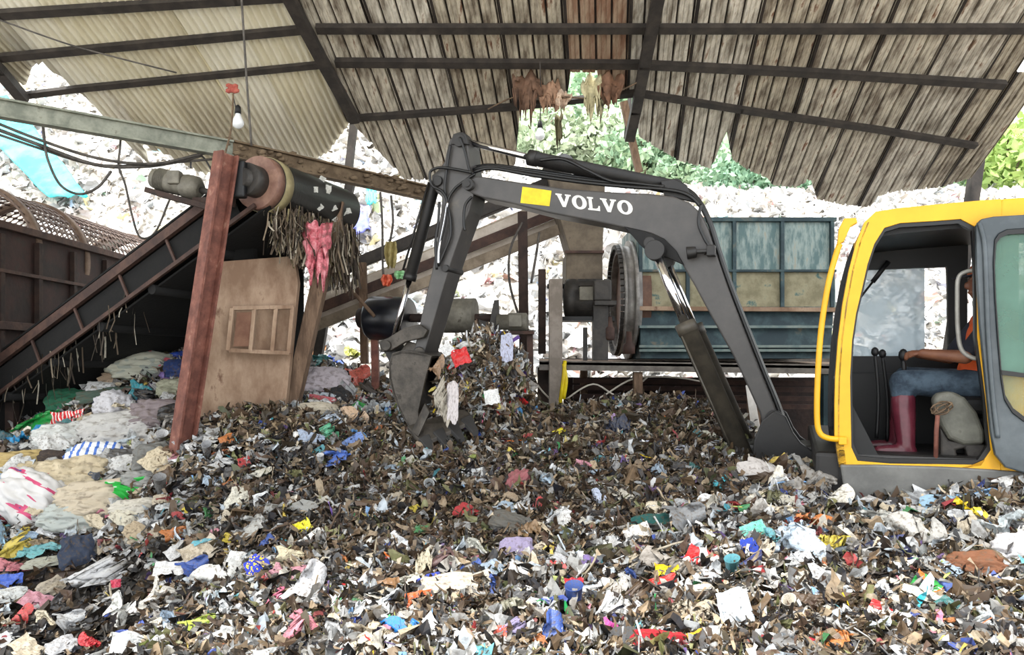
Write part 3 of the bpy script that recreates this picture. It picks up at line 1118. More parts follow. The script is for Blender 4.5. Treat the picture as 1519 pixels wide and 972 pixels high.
# grimy ribbed sheets on the other
x = xdiv
k = 0
xend = rx0(roofp(1500, 95))
while x < xend + 0.35:
    w = 0.744 if x + 0.744 < xend else 0.372
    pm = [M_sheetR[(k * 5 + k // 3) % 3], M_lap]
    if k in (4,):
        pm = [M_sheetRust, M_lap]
    ef = eR if x < xend else (lambda u: 8.05)
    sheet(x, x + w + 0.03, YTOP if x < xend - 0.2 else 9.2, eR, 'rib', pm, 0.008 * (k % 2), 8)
    x += w
    k += 1


def roofbar(name, pix, w, h, m, kind='structure', drop=0.07, lab=None):
    b = MB()
    pts = [roofp(a, c, drop) for a, c in pix]
    for i in range(len(pts) - 1):
        e = (pts[i + 1] - pts[i]).normalized() * 0.02
        b.bar(pts[i] - e, pts[i + 1] + e, w, h, RN)
    o = b.build(name, m)
    tag(o, lab, 'roof beam', None, kind)
    return o


roofbar('purlin', [(472, 43), (975, 43), (1640, 43)], 0.10, 0.07, M_steelbrown, lab='uppermost dark steel purlin under the grimy ribbed roof')
roofbar('purlin', [(500, 93), (950, 96), (1200, 108), (1488, 126)], 0.10, 0.07, M_steelbrown, lab='second dark steel purlin under the grimy ribbed roof')
roofbar('purlin', [(518, 176), (770, 158), (945, 138), (1100, 163), (1300, 192), (1446, 216)], 0.085, 0.06, M_steelbrown, lab='lowest bent steel purlin at the torn eave')
roofbar('purlin', [(-60, 32), (0, 22), (350, 0), (440, -6)], 0.10, 0.07, M_steelbrown, lab='uppermost purlin under the cream corrugated roof')
roofbar('purlin', [(-60, 92), (0, 86), (450, 44)], 0.095, 0.06, M_steelbrown, lab='middle purlin under the cream corrugated roof')
roofbar('purlin', [(36, 142), (115, 132), (478, 96)], 0.085, 0.05, M_steelbrown, lab='lowest purlin under the cream corrugated roof')
roofbar('rafter', [(424, -12), (475, 85), (526, 178)], 0.13, 0.10, M_steelbrown, drop=0.15, lab='leaning dark rafter between the cream and grimy roof sheets')
roofbar('rafter', [(978, -10), (956, 98), (943, 165), (934, 205)], 0.13, 0.10, M_steelbrown, drop=0.15, lab='dark rafter above the boom')
roofbar('rafter', [(-20, 85), (0, 106), (34, 146)], 0.14, 0.10, M_steelbrown, drop=0.15, lab='short rafter end above the grey beam')
b = MB()
b.bar(P(925, 150, 10.9), P(948, 256, 11.2), 0.10, 0.10, (0, 1, 0))
tag(b.build('roof_strut', M_timber), 'grey brown strut dropping from the rafter behind the boom', 'roof strut', kind='structure')
b = MB()
b.tube([P(935, 138, 11.1), P(928, 205, 11.0)], 0.03, 8)
tag(b.build('roof_strut', M_steelbrown), 'thin dark strut beside the rafter end', 'roof strut', kind='structure')
b = MB()
b.bar(P(1455, 200, 11.2), P(1441, 300, 11.2), 0.15, 0.15, (0, 1, 0))
b.bar(P(1441, 300, 11.2), P(1404, 560, 11.2), 0.15, 0.15, (0, 1, 0))
tag(b.build('roof_post', M_steelbrown), 'grey brown post carrying the far corner of the roof', 'post', kind='structure')
b = MB()
b.bar(P(526, 176, 10.6), P(516, 262, 10.6), 0.10, 0.10, (0, 1, 0))
b.bar(P(522, 262, 10.6), P(478, 470, 10.5), 0.12, 0.12, (0, 1, 0))
b.bar(P(500, 362, 10.5), P(458, 610, 10.2), 0.12, 0.12, (0, 1, 0))
tag(b.build('roof_post', M_steelbrown), 'dark post under the leaning rafter behind the rubber drum', 'post', kind='structure')

# big grey beam across
b = MB()
b.ibeam(P(-60, 150, 7.1), P(345, 222, 8.6), 0.12, 0.19, 0.02)
bm_ = b.build('girder', M_beam)
tag(bm_, 'long dirty grey steel girder crossing beneath the roof', 'girder', kind='structure')
b = MB()
b.ibeam(P(345, 222, 8.6), P(640, 288, 10.4), 0.13, 0.2, 0.02)
for k in range(60):
    t = random.random()
    q = P(345, 222, 8.6).lerp(P(640, 288, 10.4), t) + Vector((random.uniform(-.06, .06), -0.07, random.uniform(-0.1, 0.12)))
    b.ball(q, random.uniform(0.012, 0.05), 1, (1.4, 0.5, 0.8))
tag(b.build('girder', mat('caked_girder', (92, 76, 58), (122, 104, 82), 6, 0.9, 0, 0.5, (64, 50, 38))), 'mud caked girder running on behind the excavator arm', 'girder', kind='structure')

# ------------------------------------------------------------------ hanging lamps and ropes
M_bulb = mat('frosted_bulb', (236, 238, 240), None, rough=0.15)


def lamp(px, py, Y, top, label, rope=None):
    t = thing('hanging_lamp', label, 'lamp', P(px, py, Y))
    b = MB()
    c = P(px, py, Y)
    r = 0.066
    b.lathe(c + Vector((0, 0, 0.12)), c - Vector((0, 0, 0.07)), [(0, 0.026), (0.2, 0.03), (0.4, 0.05), (0.58, r), (0.72, r), (0.86, 0.052), (0.96, 0.025), (1, 0.005)], 20)
    b.build('bulb', M_bulb, t)
    b = MB()
    b.lathe(c + Vector((0, 0, 0.20)), c + Vector((0, 0, 0.10)), [(0, 0.012), (0.2, 0.03), (1, 0.036)], 14)
    b.build('socket', M_blackmat, t)
    b = MB()
    b.tube(smooth_path([c + Vector((0, 0, 0.19)), (c + top) / 2 + Vector((0.01, 0, 0)), top], 5), 0.008, 6)
    b.build('cord', M_cable, t)
    return t


lamp(801, 201, 10.0, roofp(801, 92, 0.1), 'white bulb hanging on a cord in front of the torn roof gap')
lamp(353, 182, 8.4, P(345, 140, 8.4), 'white bulb hanging in front of the cream sheets by the rope')
b = MB()
b.tube(smooth_path([P(357, -20, 7.6), P(361, 40, 7.7), P(366, 120, 7.8), P(373, 216, 7.9)], 5), 0.012, 8)
tag(b.build('rope', M_cable), 'dark rope dropping from the roof to the rubber drum', 'rope')
b = MB()
b.tube(smooth_path([P(346, 138, 8.2), P(343, 190, 7.9), P(334, 228, 7.4), P(331, 250, 7.1)], 5), 0.010, 8)
tag(b.build('rope', M_rope), 'tan rope tied between red knot and rusty pillar', 'rope')
b = MB()
for k in range(14):
    b.ball(P(345 + random.uniform(-6, 6), 130 + random.uniform(-7, 7), 8.2), random.uniform(0.02, 0.035), 1, (1.3, .7, 1))
tag(b.build('rag_knot', mat('faded_red_cloth', (150, 70, 60), (176, 98, 82), 12, 0.9)), 'faded red rag knot hanging by the cream roof sheets', 'rag')
b = MB()
b.tube(smooth_path([roofp(-10, 26, 0.12), roofp(90, 62, 0.25), roofp(160, 82, 0.3), roofp(262, 108, 0.2)], 6), 0.009, 6)
tag(b.build('cable', M_cable), 'thin cable looping along the cream roof sheets', 'cable')
b = MB()
b.tube(smooth_path([roofp(724, 162, 0.2), roofp(760, 145, 0.2), roofp(800, 140, 0.22), roofp(880, 146, 0.25), roofp(930, 130, 0.2), roofp(962, 112, 0.15)], 6), 0.010, 6)
tag(b.build('cable', M_rope), 'pale cable sagging across the torn gap in the roof', 'cable')
# cables slung beneath the girder
for k, (pts, r, lab) in enumerate((
        ([(-30, 172), (60, 208), (150, 236), (230, 243), (300, 228), (330, 222)], 0.016, 'topmost grey cable of the bundle slung beneath the girder'),
        ([(-30, 182), (50, 212), (140, 244), (210, 247), (262, 240), (300, 230)], 0.020, 'thickest grey cable of the bundle slung beneath the girder'),
        ([(-30, 190), (40, 214), (120, 240), (165, 246), (220, 244), (318, 236)], 0.014, 'lowest grey cable of the bundle slung beneath the girder'),
        ([(62, 164), (66, 210), (72, 240), (90, 275), (118, 288), (145, 278), (165, 254)], 0.014, 'dark cable hanging in a loop from the girder'),
        ([(180, 186), (178, 220), (176, 246), (186, 275), (196, 320), (208, 352), (230, 345), (250, 300), (258, 282)], 0.012, 'dark cable dropping from the girder past the perforated drum'),
        ([(283, 250), (284, 236), (292, 230), (304, 236), (318, 262)], 0.010, 'short black cable looping from the upper motor'))):
    b = MB()
    b.tube(smooth_path([P(a, c, 7.1 + 1.5 * (a + 60) / 405 + 0.02 + 0.03 * (k % 3)) for a, c in pts], 6), r, 8)
    tag(b.build('cable', M_cable if k != 5 else M_hose), lab, 'cable')
# dangling vines/ropes in the middle bay
for pts, lab in (([(564, 285), (567, 330), (568, 400), (571, 412)], 'dark rope hanging beside the middle conveyor with a yellow rag'), ([(580, 290), (583, 330), (578, 360)], 'short dark rope with a loose end under the caked girder'),
                 ([(775, 330), (757, 370), (756, 420), (770, 470)], 'slack black cable hanging beside the red post'), ([(800, 345), (795, 380), (788, 420)], 'black cable under the feed chute')):
    b = MB()
    b.tube(smooth_path([P(a, c, 9.2) for a, c in pts], 5), 0.016, 6)
    tag(b.build('rope' if 'rope' in lab else 'cable', M_cable), lab, 'rope' if 'rope' in lab else 'cable')


def rag(name, cen, w, h, m, label, cat, fold=5, amp=0.05, seed=0, ragged=0.12):
    """cloth or plastic hanging down in folds"""
    b = MB()
    nx, nz = 16, 14
    g = []
    for j in range(nz + 1):
        t = j / nz
        row = []
        for i in range(nx + 1):
            s = i / nx - 0.5
            ww = w * (0.55 + 0.45 * math.sin(math.pi * min(1, t * 0.9 + 0.15)))
            dz = ragged * h * mnoise.noise(Vector((s * (4 + 10 * ragged) + seed, seed, 0))) * t + (ragged - 0.12) * 0.5 * h * mnoise.noise(Vector((s * 3, t * 4, seed)))
            ww *= 1 + (ragged - 0.12) * 0.8 * mnoise.noise(Vector((t * 4, seed + 3, 0)))
            q = Vector((s * ww + 0.05 * w * mnoise.noise(Vector((t * 5, seed, s))), amp * math.sin(s * fold * 6.28 + seed + t * 1.5) + amp * mnoise.noise(Vector((s * 6, t * 6, seed))), h * (0.5 - t) + dz))
            row.append(b.bm.verts.new(Vector(cen) + q))
        g.append(row)
    for j in range(nz):
        for i in range(nx):
            b.bm.faces.new((g[j][i], g[j][i + 1], g[j + 1][i + 1], g[j + 1][i])).smooth = True
    o = b.build(name, m)
    s = o.modifiers.new('thick', 'SOLIDIFY')
    s.thickness = 0.006
    tag(o, label, cat)
    return o


M_pinkrag = mat('pink_film', (120, 62, 62), (196, 98, 110), 14, 0.4, 0, 0.4, (214, 140, 146), lo=0.36, hi=0.5)
rag('plastic_rag', P(471, 372, 7.35), 0.27, 0.52, M_pinkrag, 'pink plastic rag hung on the leaning timber below the rubber drum', 'plastic rag', 1.6, 0.04, 2, 0.7)
rag('plastic_rag', P(580, 378, 9.15), 0.16, 0.32, mat('olive_film', (150, 136, 84), (176, 160, 104), 9, 0.6, 0, 0.3), 'olive yellow rag caught on the rope by the middle conveyor', 'plastic rag', 2, 0.03, 5)
rag('plastic_rag', P(574, 416, 9.1), 0.14, 0.14, mat('orange_film', (222, 108, 76), None, rough=0.5), 'small orange rag caught below the rope by the middle conveyor', 'plastic rag', 2, 0.03, 9)
rag('plastic_rag', P(592, 408, 9.12), 0.14, 0.10, mat('mint_film', (150, 206, 150), None, rough=0.5), 'small mint green rag on the middle conveyor rail', 'plastic rag', 2, 0.03, 7)
# torn matter under the hole in the roof
for (px, py, w, h, c, lab, sd) in ((782, 128, 0.36, 0.42, (116, 86, 66), 'rust brown torn sheeting dangling at the roof gap', 3), (815, 132, 0.3, 0.30, (164, 128, 102), 'peach coloured rag dangling at the roof gap', 4), (834, 138, 0.22, 0.2, (214, 186, 160), 'pale rag on the bent purlin at the roof gap', 6),
                                   (880, 128, 0.32, 0.42, (206, 196, 156), 'tangle of pale straw hanging from the bent purlin', 8), (905, 122, 0.3, 0.34, (122, 88, 66), 'rust brown scrap of sheeting beside the rafter', 12), (828, 180, 0.10, 0.32, (120, 112, 80), 'thin leaf shaped scrap dangling in the roof gap', 15)):
    q = roofp(px, py, 0.12)
    rag('torn_scrap', (q.x, q.y - 0.06, q.z - 0.10), w, h, mat('scrap_%d' % sd, c, tuple(int(v * .8) for v in c), 12, 0.8, 0, 0.4), lab, 'scrap', 1.3, 0.05, sd, 0.9)

# ================================================================== FIRST CONVEYOR (rubber drum, belt and rails)
A, B_ = Vector((-2.43, 7.0, 3.42)), Vector((-1.92, 8.3, 3.40))
D = Vector((-3.30, 1.08, -1.92))
ax = (B_ - A).normalized()
dn = D.normalized()
upn = ax.cross(dn).normalized()
if upn.z < 0:
    upn = -upn
con = thing('inclined_conveyor', 'black belt conveyor climbing to the rubber covered drum beside the rusty pillar', 'conveyor', (-3.8, 8.0, 0))
b = MB()
b.lathe(A + ax * 0.12, B_, [(0, 0.20), (0.0, 0.262), (0.12, 0.262), (0.13, 0.255), (1, 0.255), (1, 0.15)], 48)
drum = b.build('head_drum', M_black, con)
b = MB()
b.lathe(A + ax * 0.02, A + ax * 0.13, [(0, 0.19), (0.0, 0.25), (1, 0.258), (1, 0.2)], 48)
b.build('drum_rim', mat('dull_pink_rim', (112, 80, 68), (138, 106, 90), 8, 0.6, 0, 0.1), drum)
b = MB()
b.lathe(A + ax * 0.125, A + ax * 0.24, [(0, 0.2), (0.0, 0.268), (1, 0.266), (1, 0.2)], 48)
b.build('belt_edge', mat('olive_belt_edge', (128, 118, 84), (152, 140, 104), 8, 0.7), drum)
b = MB()
b.lathe(A - ax * 0.20, A + ax * 0.03, [(0, 0.03), (0.001, 0.09), (0.3, 0.09), (0.301, 0.15), (1, 0.15)], 32)
b.build('drum_hub', M_motordark, drum)
b = MB()
b.cyl(B_, B_ + ax * 0.15, 0.06, 0.06, 20)
b.build('axle_stub', M_motordark, drum)
b = MB()
b.box(A - ax * 0.16 + Vector((-0.1, 0, -0.02)), (0.26, 0.1, 0.34))
b.build('bearing_block', M_blackmat, con, 0.02)
b = MB()
r = 0.255
wv = ax * ((B_ - A).length - 0.1)
s0 = A + ax * 0.06
b.prism([s0 + upn * r, s0 + upn * r + D, s0 + upn * (r - 0.02) + D, s0 + upn * (r - 0.02)], wv)
b.prism([s0 - upn * r, s0 - upn * r + D, s0 - upn * (r - 0.02) + D, s0 - upn * (r - 0.02)], wv)
b.build('belt', M_belt, con)
M_rail = mat('rusty_rail', (56, 38, 32), (80, 56, 46), 6, 0.75, 0, 0.25, (50, 34, 28))
for s, q in ((0, A), (1, B_)):
    b = MB()
    st = dn * 0.1
    b.bar(q + st + upn * 0.12, q + D + dn * 0.3 + upn * 0.12, 0.05, 0.09, upn)
    b.bar(q + st - upn * 0.20, q + D + dn * 0.3 - upn * 0.20, 0.03, 0.04, upn)
    for k in range(6):
        c = q + D * (0.12 + k * 0.17)
        b.bar(c + upn * 0.12, c - upn * 0.20, 0.02, 0.025, dn)
    b.build('side_rail', M_rail, con)
for s, q in ((0, A), (1, B_)):
    b = MB()
    z_ = ax * (0.03 if s == 0 else -0.03)
    b.prism([q + z_ + dn * 0.3 + upn * 0.06, q + z_ + D + upn * 0.06, q + z_ + D - upn * 0.19, q + z_ + dn * 0.3 - upn * 0.19], ax * 0.01)
    b.build('side_plate', M_belt, con)
for k in range(5):
    b = MB()
    c = A + D * (0.2 + 0.19 * k) - upn * 0.26
    b.cyl(c + ax * 0.02, c + wv, 0.05, 0.05, 16)
    b.build('return_roller', M_belt, con)
b = MB()
sk0 = B_ + D * 0.16 - upn * 0.15
sk1 = B_ + D * 1.12 - upn * 0.15
b.prism([sk0, sk1, Vector((sk1.x, sk1.y, 0.35)), Vector((sk0.x, sk0.y, 0.9))], Vector((0, 0.03, 0)))
b.build('shade_sheet', M_belt, con)  # black sheet standing in for the deep shade under the conveyor
b = MB()
q = B_ + D * 0.62
b.bar(q - upn * 0.2, Vector((q.x, q.y, 0.4)), 0.1, 0.1, (0, 1, 0))
b.build('support_leg', M_rustdark, con)
# scraps stuck to the drum
for k, (t, ang) in enumerate(((0.45, 200), (0.55, 225), (0.62, 190), (0.70, 240), (0.78, 205), (0.5, 250), (0.86, 215), (0.35, 120), (0.48, 110), (0.6, 125))):
    pass
# hanging shreds below the drum: stuff
b = MB()
sv, sf_, scol = [], [], []
shr = random.Random(4)
SHC = [(52, 42, 34), (88, 74, 60), (128, 112, 92), (34, 28, 24), (176, 166, 148), (110, 100, 70), (70, 58, 48)]
for k in range(1500):
    t = shr.random()
    p0 = A.lerp(B_, 0.22 + 0.80 * t) + Vector((shr.uniform(-0.05, 0.2), shr.uniform(-0.25, 0.05), -0.16 - shr.uniform(0, 0.2)))
    L = shr.uniform(0.1, 0.6) * (0.55 + 0.6 * t)
    w = shr.uniform(0.003, 0.011)
    p1_ = p0 + Vector((shr.uniform(-.04, .04), shr.uniform(-.04, .04), -L * .5))
    p2_ = p1_ + Vector((shr.uniform(-.07, .07), shr.uniform(-.06, .06), -L * .5))
    a_ = shr.uniform(0, 3.14)
    d_ = Vector((math.cos(a_), math.sin(a_), 0)) * w
    c_ = lin(shr.choice(SHC))
    n0 = len(sv)
    for q in (p0, p1_, p2_):
        sv += [q - d_, q + d_]
        scol += [c_, c_]
    sf_ += [(n0, n0 + 1, n0 + 3, n0 + 2), (n0 + 2, n0 + 3, n0 + 5, n0 + 4)]
o = np_mesh('hanging_shreds', np.array(sv), np.array(sf_), attr_mat('muddy_shreds', 0.8), np.array(scol))
tag(o, 'muddy shreds of plastic hanging from the rubber drum', 'shreds', kind='stuff')

sv, sf_, scol = [], [], []
for k in range(60):
    t = shr.uniform(0.45, 1.0)
    p0 = A + D * t + ax * shr.uniform(-0.03, 0.3) - upn * shr.uniform(0.1, 0.22)
    L = shr.uniform(0.08, 0.42)
    w = shr.uniform(0.003, 0.009)
    a_ = shr.uniform(0, 3.14)
    d_ = Vector((math.cos(a_), math.sin(a_), 0)) * w
    c_ = lin(shr.choice([(110, 100, 84), (50, 42, 34), (150, 144, 130), (70, 58, 44)]))
    n0 = len(sv)
    for q in (p0, p0 + Vector((shr.uniform(-.03, .03), 0, -L / 2)), p0 + Vector((shr.uniform(-.05, .05), 0, -L))):
        sv += [q - d_, q + d_]
        scol += [c_, c_]
    sf_ += [(n0, n0 + 1, n0 + 3, n0 + 2), (n0 + 2, n0 + 3, n0 + 5, n0 + 4)]
o = np_mesh('dangling_strips', np.array(sv), np.array(sf_), MATS.get('muddy_shreds') or bpy.data.materials['muddy_shreds'], np.array(scol))
tag(o, 'thin strips of film dangling from the rail of the black conveyor', 'shreds', kind='stuff')

# motor by the drum
mt = thing('gear_motor', 'dusty grey motor on a bracket beside the rusty pillar', 'motor', P(262, 285, 7.3))
b = MB()
a_, c_ = P(228, 264, 7.35), P(298, 282, 7.25)
b.lathe(a_, c_, [(0, 0.07), (0.02, 0.095), (0.3, 0.1), (0.32, 0.108), (0.62, 0.108), (0.64, 0.1), (0.7, 0.12), (0.9, 0.12), (1, 0.07)], 24)
b.build('motor_body', M_motor, mt)
b = MB()
b.box(a_.lerp(c_, 0.55) + Vector((0, -0.1, 0.04)), (0.12, 0.1, 0.13))
b.build('terminal_box', M_motor, mt, 0.012)
b = MB()
for k in range(9):
    t = 0.12 + k * 0.025
    b.lathe(a_.lerp(c_, t), a_.lerp(c_, t + 0.01), [(0, 0.1), (0, 0.112), (1, 0.112), (1, 0.1)], 24)
b.build('cooling_fin', M_motor, mt)
b = MB()
b.bar(P(230, 286, 7.3), P(330, 314, 7.15), 0.3, 0.05)
b.bar(P(290, 300, 7.2), P(345, 300, 7.0), 0.08, 0.08)
b.build('motor_bracket', M_rustdark, mt)
b = MB()
b.cyl(c_, c_ + (c_ - a_).normalized() * 0.22, 0.03, 0.03, 14)
b.build('drive_shaft', M_motordark, mt)

# rusty leaning pillar
b = MB()
b.ibeam(P(336, 228, 6.75), P(257, 752, 6.65), 0.15, 0.17, 0.02, (0.62, 0.78, 0.1))
pil = b.build('rusty_post', M_rust)
tag(pil, 'leaning rusty red steel pillar', 'pillar', kind='structure')
# hopper plate with framed hatch
hp = thing('hopper_plate', 'dusty beige plate with a framed hatch hanging under the rubber drum', 'hopper', P(370, 640, 7.4))
b = MB()
b.prism([P(330, 388, 7.3), P(436, 380, 7.6), P(442, 420, 7.62), P(420, 640, 7.6), P(400, 700, 7.6), P(270, 700, 7.3), P(296, 600, 7.3)], (0.01, 0.05, 0))
plate = b.build('plate', M_dust, hp)
b = MB()
hc = [P(347, 458, 7.3), P(436, 456, 7.56), P(430, 524, 7.56), P(341, 520, 7.3)]
for i in range(4):
    b.bar(hc[i] + Vector((0, -0.03, 0)), hc[(i + 1) % 4] + Vector((0, -0.03, 0)), 0.04, 0.05, (0, 1, 0))
for t in (0.36, 0.72):
    b.bar(hc[0].lerp(hc[1], t) + Vector((0, -0.03, 0)), hc[3].lerp(hc[2], t) + Vector((0, -0.03, 0)), 0.04, 0.05, (0, 1, 0))
hf = b.build('hatch_frame', M_dust, hp, 0.004)
b = MB()
b.prism([P(352, 464, 7.29), P(380, 463, 7.38), P(375, 514, 7.38), P(347, 514, 7.29)], (0, -0.012, 0))
b.build('hatch_plate', mat('hatch_brown', (110, 76, 60), (132, 98, 78), 6, 0.85), hf)
b = MB()
b.prism([P(358, 300, 7.5), P(376, 310, 7.6), P(376, 384, 7.6), P(346, 388, 7.45)], (0.02, 0.06, 0))
b.build('chute_back', M_belt, hp)
# two leaning timbers beyond
for (p0, p1, Y, w, lab, m_) in (((502, 300), (424, 640), 7.95, 0.15, 'thicker leaning timber post beneath the far end of the rubber drum', M_timber), ((470, 470), (412, 640), 7.9, 0.07, 'thin dark leaning post beside the hopper plate', M_rustdark)):
    b = MB()
    b.bar(P(*p0, Y), P(*p1, Y - 0.2), w, w, (0, 1, 0))
    tag(b.build('timber_post', m_, None, 0.008), lab, 'post')
b = MB()
b.tube([P(518, 330, 8.6), P(512, 420, 8.6), P(556, 470, 8.6)], 0.022, 8)
tag(b.build('bent_pipe', M_timber), 'bent pale pipe leaning before the middle conveyor', 'pipe')

# ================================================================== PERFORATED TROMMEL + BOX ON THE LEFT
tr = thing('perforated_drum', 'rusty perforated sorting drum above the brown box', 'drum screen', (-6.4, 10.4, 0))
cx_, cz_, R_ = -6.4, 3.05, 0.76
y0, y1 = 8.7, 12.3
nA, nL = 44, 32
V, F = [], []
hex_ = [(0.5 + 0.47 * math.cos(t), 0.5 + 0.47 * math.sin(t)) for t in [math.pi / 4 + k * math.pi / 4 for k in range(8)]]
sq = [(1, 1), (0.5, 1), (0, 1), (0, 0.5), (0, 0), (0.5, 0), (1, 0), (1, 0.5)]


def tp(a, l):
    th = 2 * math.pi * a / nA
    return (cx_ + R_ * math.cos(th), y0 + (y1 - y0) * l / nL, cz_ + R_ * math.sin(th))


for i in range(nA):
    for j in range(nL):
        base = len(V)
        so = 0.0
        for (u, v_) in sq:
            V.append(tp(i + u, j + v_))
        for (u, v_) in hex_:
            V.append(tp(i + u, j + v_))
        for k in range(8):
            k2 = (k + 1) % 8
            F.append((base + k, base + k2, base + 8 + k2, base + 8 + k))
me = bpy.data.meshes.new('drum_shell')
me.from_pydata(V, [], F)
me.materials.append(mat('drum_rust', (84, 66, 58), (124, 106, 96), 7, 0.7, 0.1, 0.0, (62, 46, 40)))
o = bpy.data.objects.new('drum_shell', me)
COL.objects.link(o)
o.parent = tr
o.matrix_parent_inverse = WINV[tr.name]
s = o.modifiers.new('thick', 'SOLIDIFY')
s.thickness = 0.012
for y in (8.75, 9.75, 12.2):
    b = MB()
    b.lathe((cx_, y, cz_), (cx_, y + 0.1, cz_), [(0, R_ - 0.03), (0.001, R_ + 0.04), (0.999, R_ + 0.04), (1, R_ - 0.03), (0, R_ - 0.03)], 64, False)
    b.build('drum_ring', mat('ring_brown', (104, 82, 66), (130, 108, 90), 6, 0.7, 0, 0.2), tr)
b = MB()
b.lathe((cx_, 12.3, cz_), (cx_, 12.75, cz_), [(0, R_ - 0.03), (0.001, R_ + 0.02), (1, R_ + 0.02), (1, R_ - 0.02)], 64, False)
b.build('end_collar', M_zinc, tr)
bx = thing('brown_box', 'rusty dark brown ribbed box beneath the perforated drum', 'machine casing', (-6.4, 9.6, 0))
px_ = -5.62
b = MB()
b.box((px_ - 0.03, 9.7, 2.5), (0.06, 4.4, 1.5))
b.box((px_ - 0.8, 11.9, 1.9), (1.6, 0.06, 2.6))
b.box((px_ - 0.85, 7.52, 2.5), (1.7, 0.05, 1.5))
b.build('side_wall', M_brownbox, bx)
for y in (8.1, 8.75, 9.45, 10.2, 11.0, 11.8):
    b = MB()
    b.box((px_ + 0.03, y, 2.45), (0.06, 0.07, 1.35))
    b.build('wall_rib', M_rustdark, bx, 0.004)
for z_, dx, h_ in ((3.22, 0.1, 0.08), (2.72, 0.06, 0.04), (2.12, 0.12, 0.09)):
    b = MB()
    b.box((px_ + 0.04, 9.7, z_), (dx, 4.4, h_))
    b.build('edge_rail', M_rail, bx, 0.004)
b = MB()
b.box((px_ - 0.05, 9.7, 0.9), (0.05, 4.4, 1.75))
b.build('shade_wall', M_belt, bx)  # near-black backing put in for the shade below the box
for y in (8.3, 9.6, 10.9):
    b = MB()
    b.bar((px_ + 0.02, y, 1.75), (px_ + 0.02, y, 0.0), 0.1, 0.1)
    b.build('support_leg', M_rustdark, bx)

# ================================================================== MIDDLE CONVEYOR
mc = thing('middle_conveyor', 'long inclined conveyor with channel rails behind the excavator arm', 'conveyor', P(560, 600, 9.8))
M_bed = mat('belt_bed', (134, 122, 104), (168, 156, 138), 5, 0.85, 0, 0.2, (96, 84, 70))
def mrail(name, p0, p1, Y0, Y1, w, h, m):
    b = MB()
    b.bar(P(*p0, Y0), P(*p1, Y1), w, h)
    return b.build(name, m, mc)
mrail('top_rail', (478, 412), (835, 262), 9.5, 9.7, 0.06, 0.14, M_steelbrown)
mrail('channel_rail', (462, 462), (835, 312), 9.45, 9.65, 0.06, 0.12, M_rail)
mrail('fluted_rail', (462, 486), (835, 338), 9.42, 9.62, 0.08, 0.13, mat('fluted_grey', (118, 104, 88), (150, 136, 118), 6, 0.8, 0, 0.3))
mrail('top_rail', (492, 408), (835, 268), 10.5, 10.7, 0.06, 0.14, M_steelbrown)
b = MB()
b.prism([P(478, 436, 9.55), P(835, 286, 9.75), P(835, 290, 10.6), P(492, 430, 10.4)], (0, 0, -0.03))
b.build('belt', M_bed, mc)
b = MB()
b.prism([P(470, 440, 9.52), P(835, 290, 9.72), P(835, 308, 9.72), P(465, 458, 9.52)], (0, 0.03, 0))
b.prism([P(462, 470, 9.52), P(835, 320, 9.72), P(835, 330, 9.72), P(462, 480, 9.52)], (0, 0.03, 0))
b.build('side_board', mat('pale_board', (176, 164, 150), (206, 196, 184), 4, 0.8, 0, 0.1, (120, 100, 84)), mc)
for (x0_, yt, x1_, yb, Y, w) in ((538, 390, 541, 540, 9.3, 0.09), (775, 315, 779, 660, 9.25, 0.12), (556, 500, 559, 650, 8.9, 0.085)):
    b = MB()
    b.bar(P(x0_, yt, Y), P(x1_, yb, Y), w, w, (0, 1, 0))
    if x0_ == 556:
        pass
    b.build('support_leg', M_rust if x0_ == 556 else (M_timber if x0_ == 538 else M_rustdark), mc)
# drum pair with motor
dr = thing('tail_drum', 'pulley axle with black rubber drum and grey drum behind the excavator arm', 'pulley', P(620, 560, 8.75))
b = MB()
b.lathe(P(548, 472, 8.9), P(608, 474, 8.75), [(0, 0.14), (0.02, 0.24), (0.08, 0.262), (0.9, 0.262), (0.98, 0.24), (1, 0.12)], 40)
b.build('rubber_drum', mat('glossy_rubber', (14, 15, 20), (26, 28, 36), 6, 0.3), dr)
b = MB()
b.lathe(P(640, 469, 8.7), P(705, 468, 8.6), [(0, 0.19), (0, 0.2), (1, 0.2), (1, 0.14)], 40)
b.build('steel_drum', M_motor, dr)
b = MB()
b.cyl(P(536, 472, 8.92), P(738, 472, 8.55), 0.05, None, 16)
b.cyl(P(534, 472, 8.93), P(546, 472, 8.9), 0.12, None, 20)
b.build('axle', M_rustdark, dr)
b = MB()
b.prism([P(706, 500, 8.55), P(711, 465, 8.55), P(722, 465, 8.55), P(728, 500, 8.55)], (0, 0.06, 0))
b.prism([P(722, 498, 8.5), P(733, 445, 8.5), P(740, 445, 8.5), P(742, 498, 8.5)], (0, 0.06, 0))
b.build('bearing_block', M_motordark, dr, 0.006)
mo = thing('drive_motor', 'small beige motor at the end of the pulley axle', 'motor', P(762, 495, 8.5))
b = MB()
b.lathe(P(738, 478, 8.5), P(783, 478, 8.45), [(0, 0.06), (0, 0.09), (0.35, 0.09), (0.37, 0.105), (0.95, 0.105), (1, 0.08)], 24)
b.build('motor_body', M_motor, mo)
b = MB()
b.box(P(764, 476, 8.36), (0.15, 0.06, 0.14))
b.build('terminal_box', M_motor, mo, 0.01)
b = MB()
b.bar(P(730, 494, 8.5), P(792, 494, 8.5), 0.22, 0.035)
b.bar(P(786, 494, 8.5), P(788, 640, 8.5), 0.07, 0.07, (0, 1, 0))
b.bar(P(712, 497, 8.5), P(716, 640, 8.5), 0.06, 0.06, (0, 1, 0))
b.build('motor_stand', M_rail, mo)

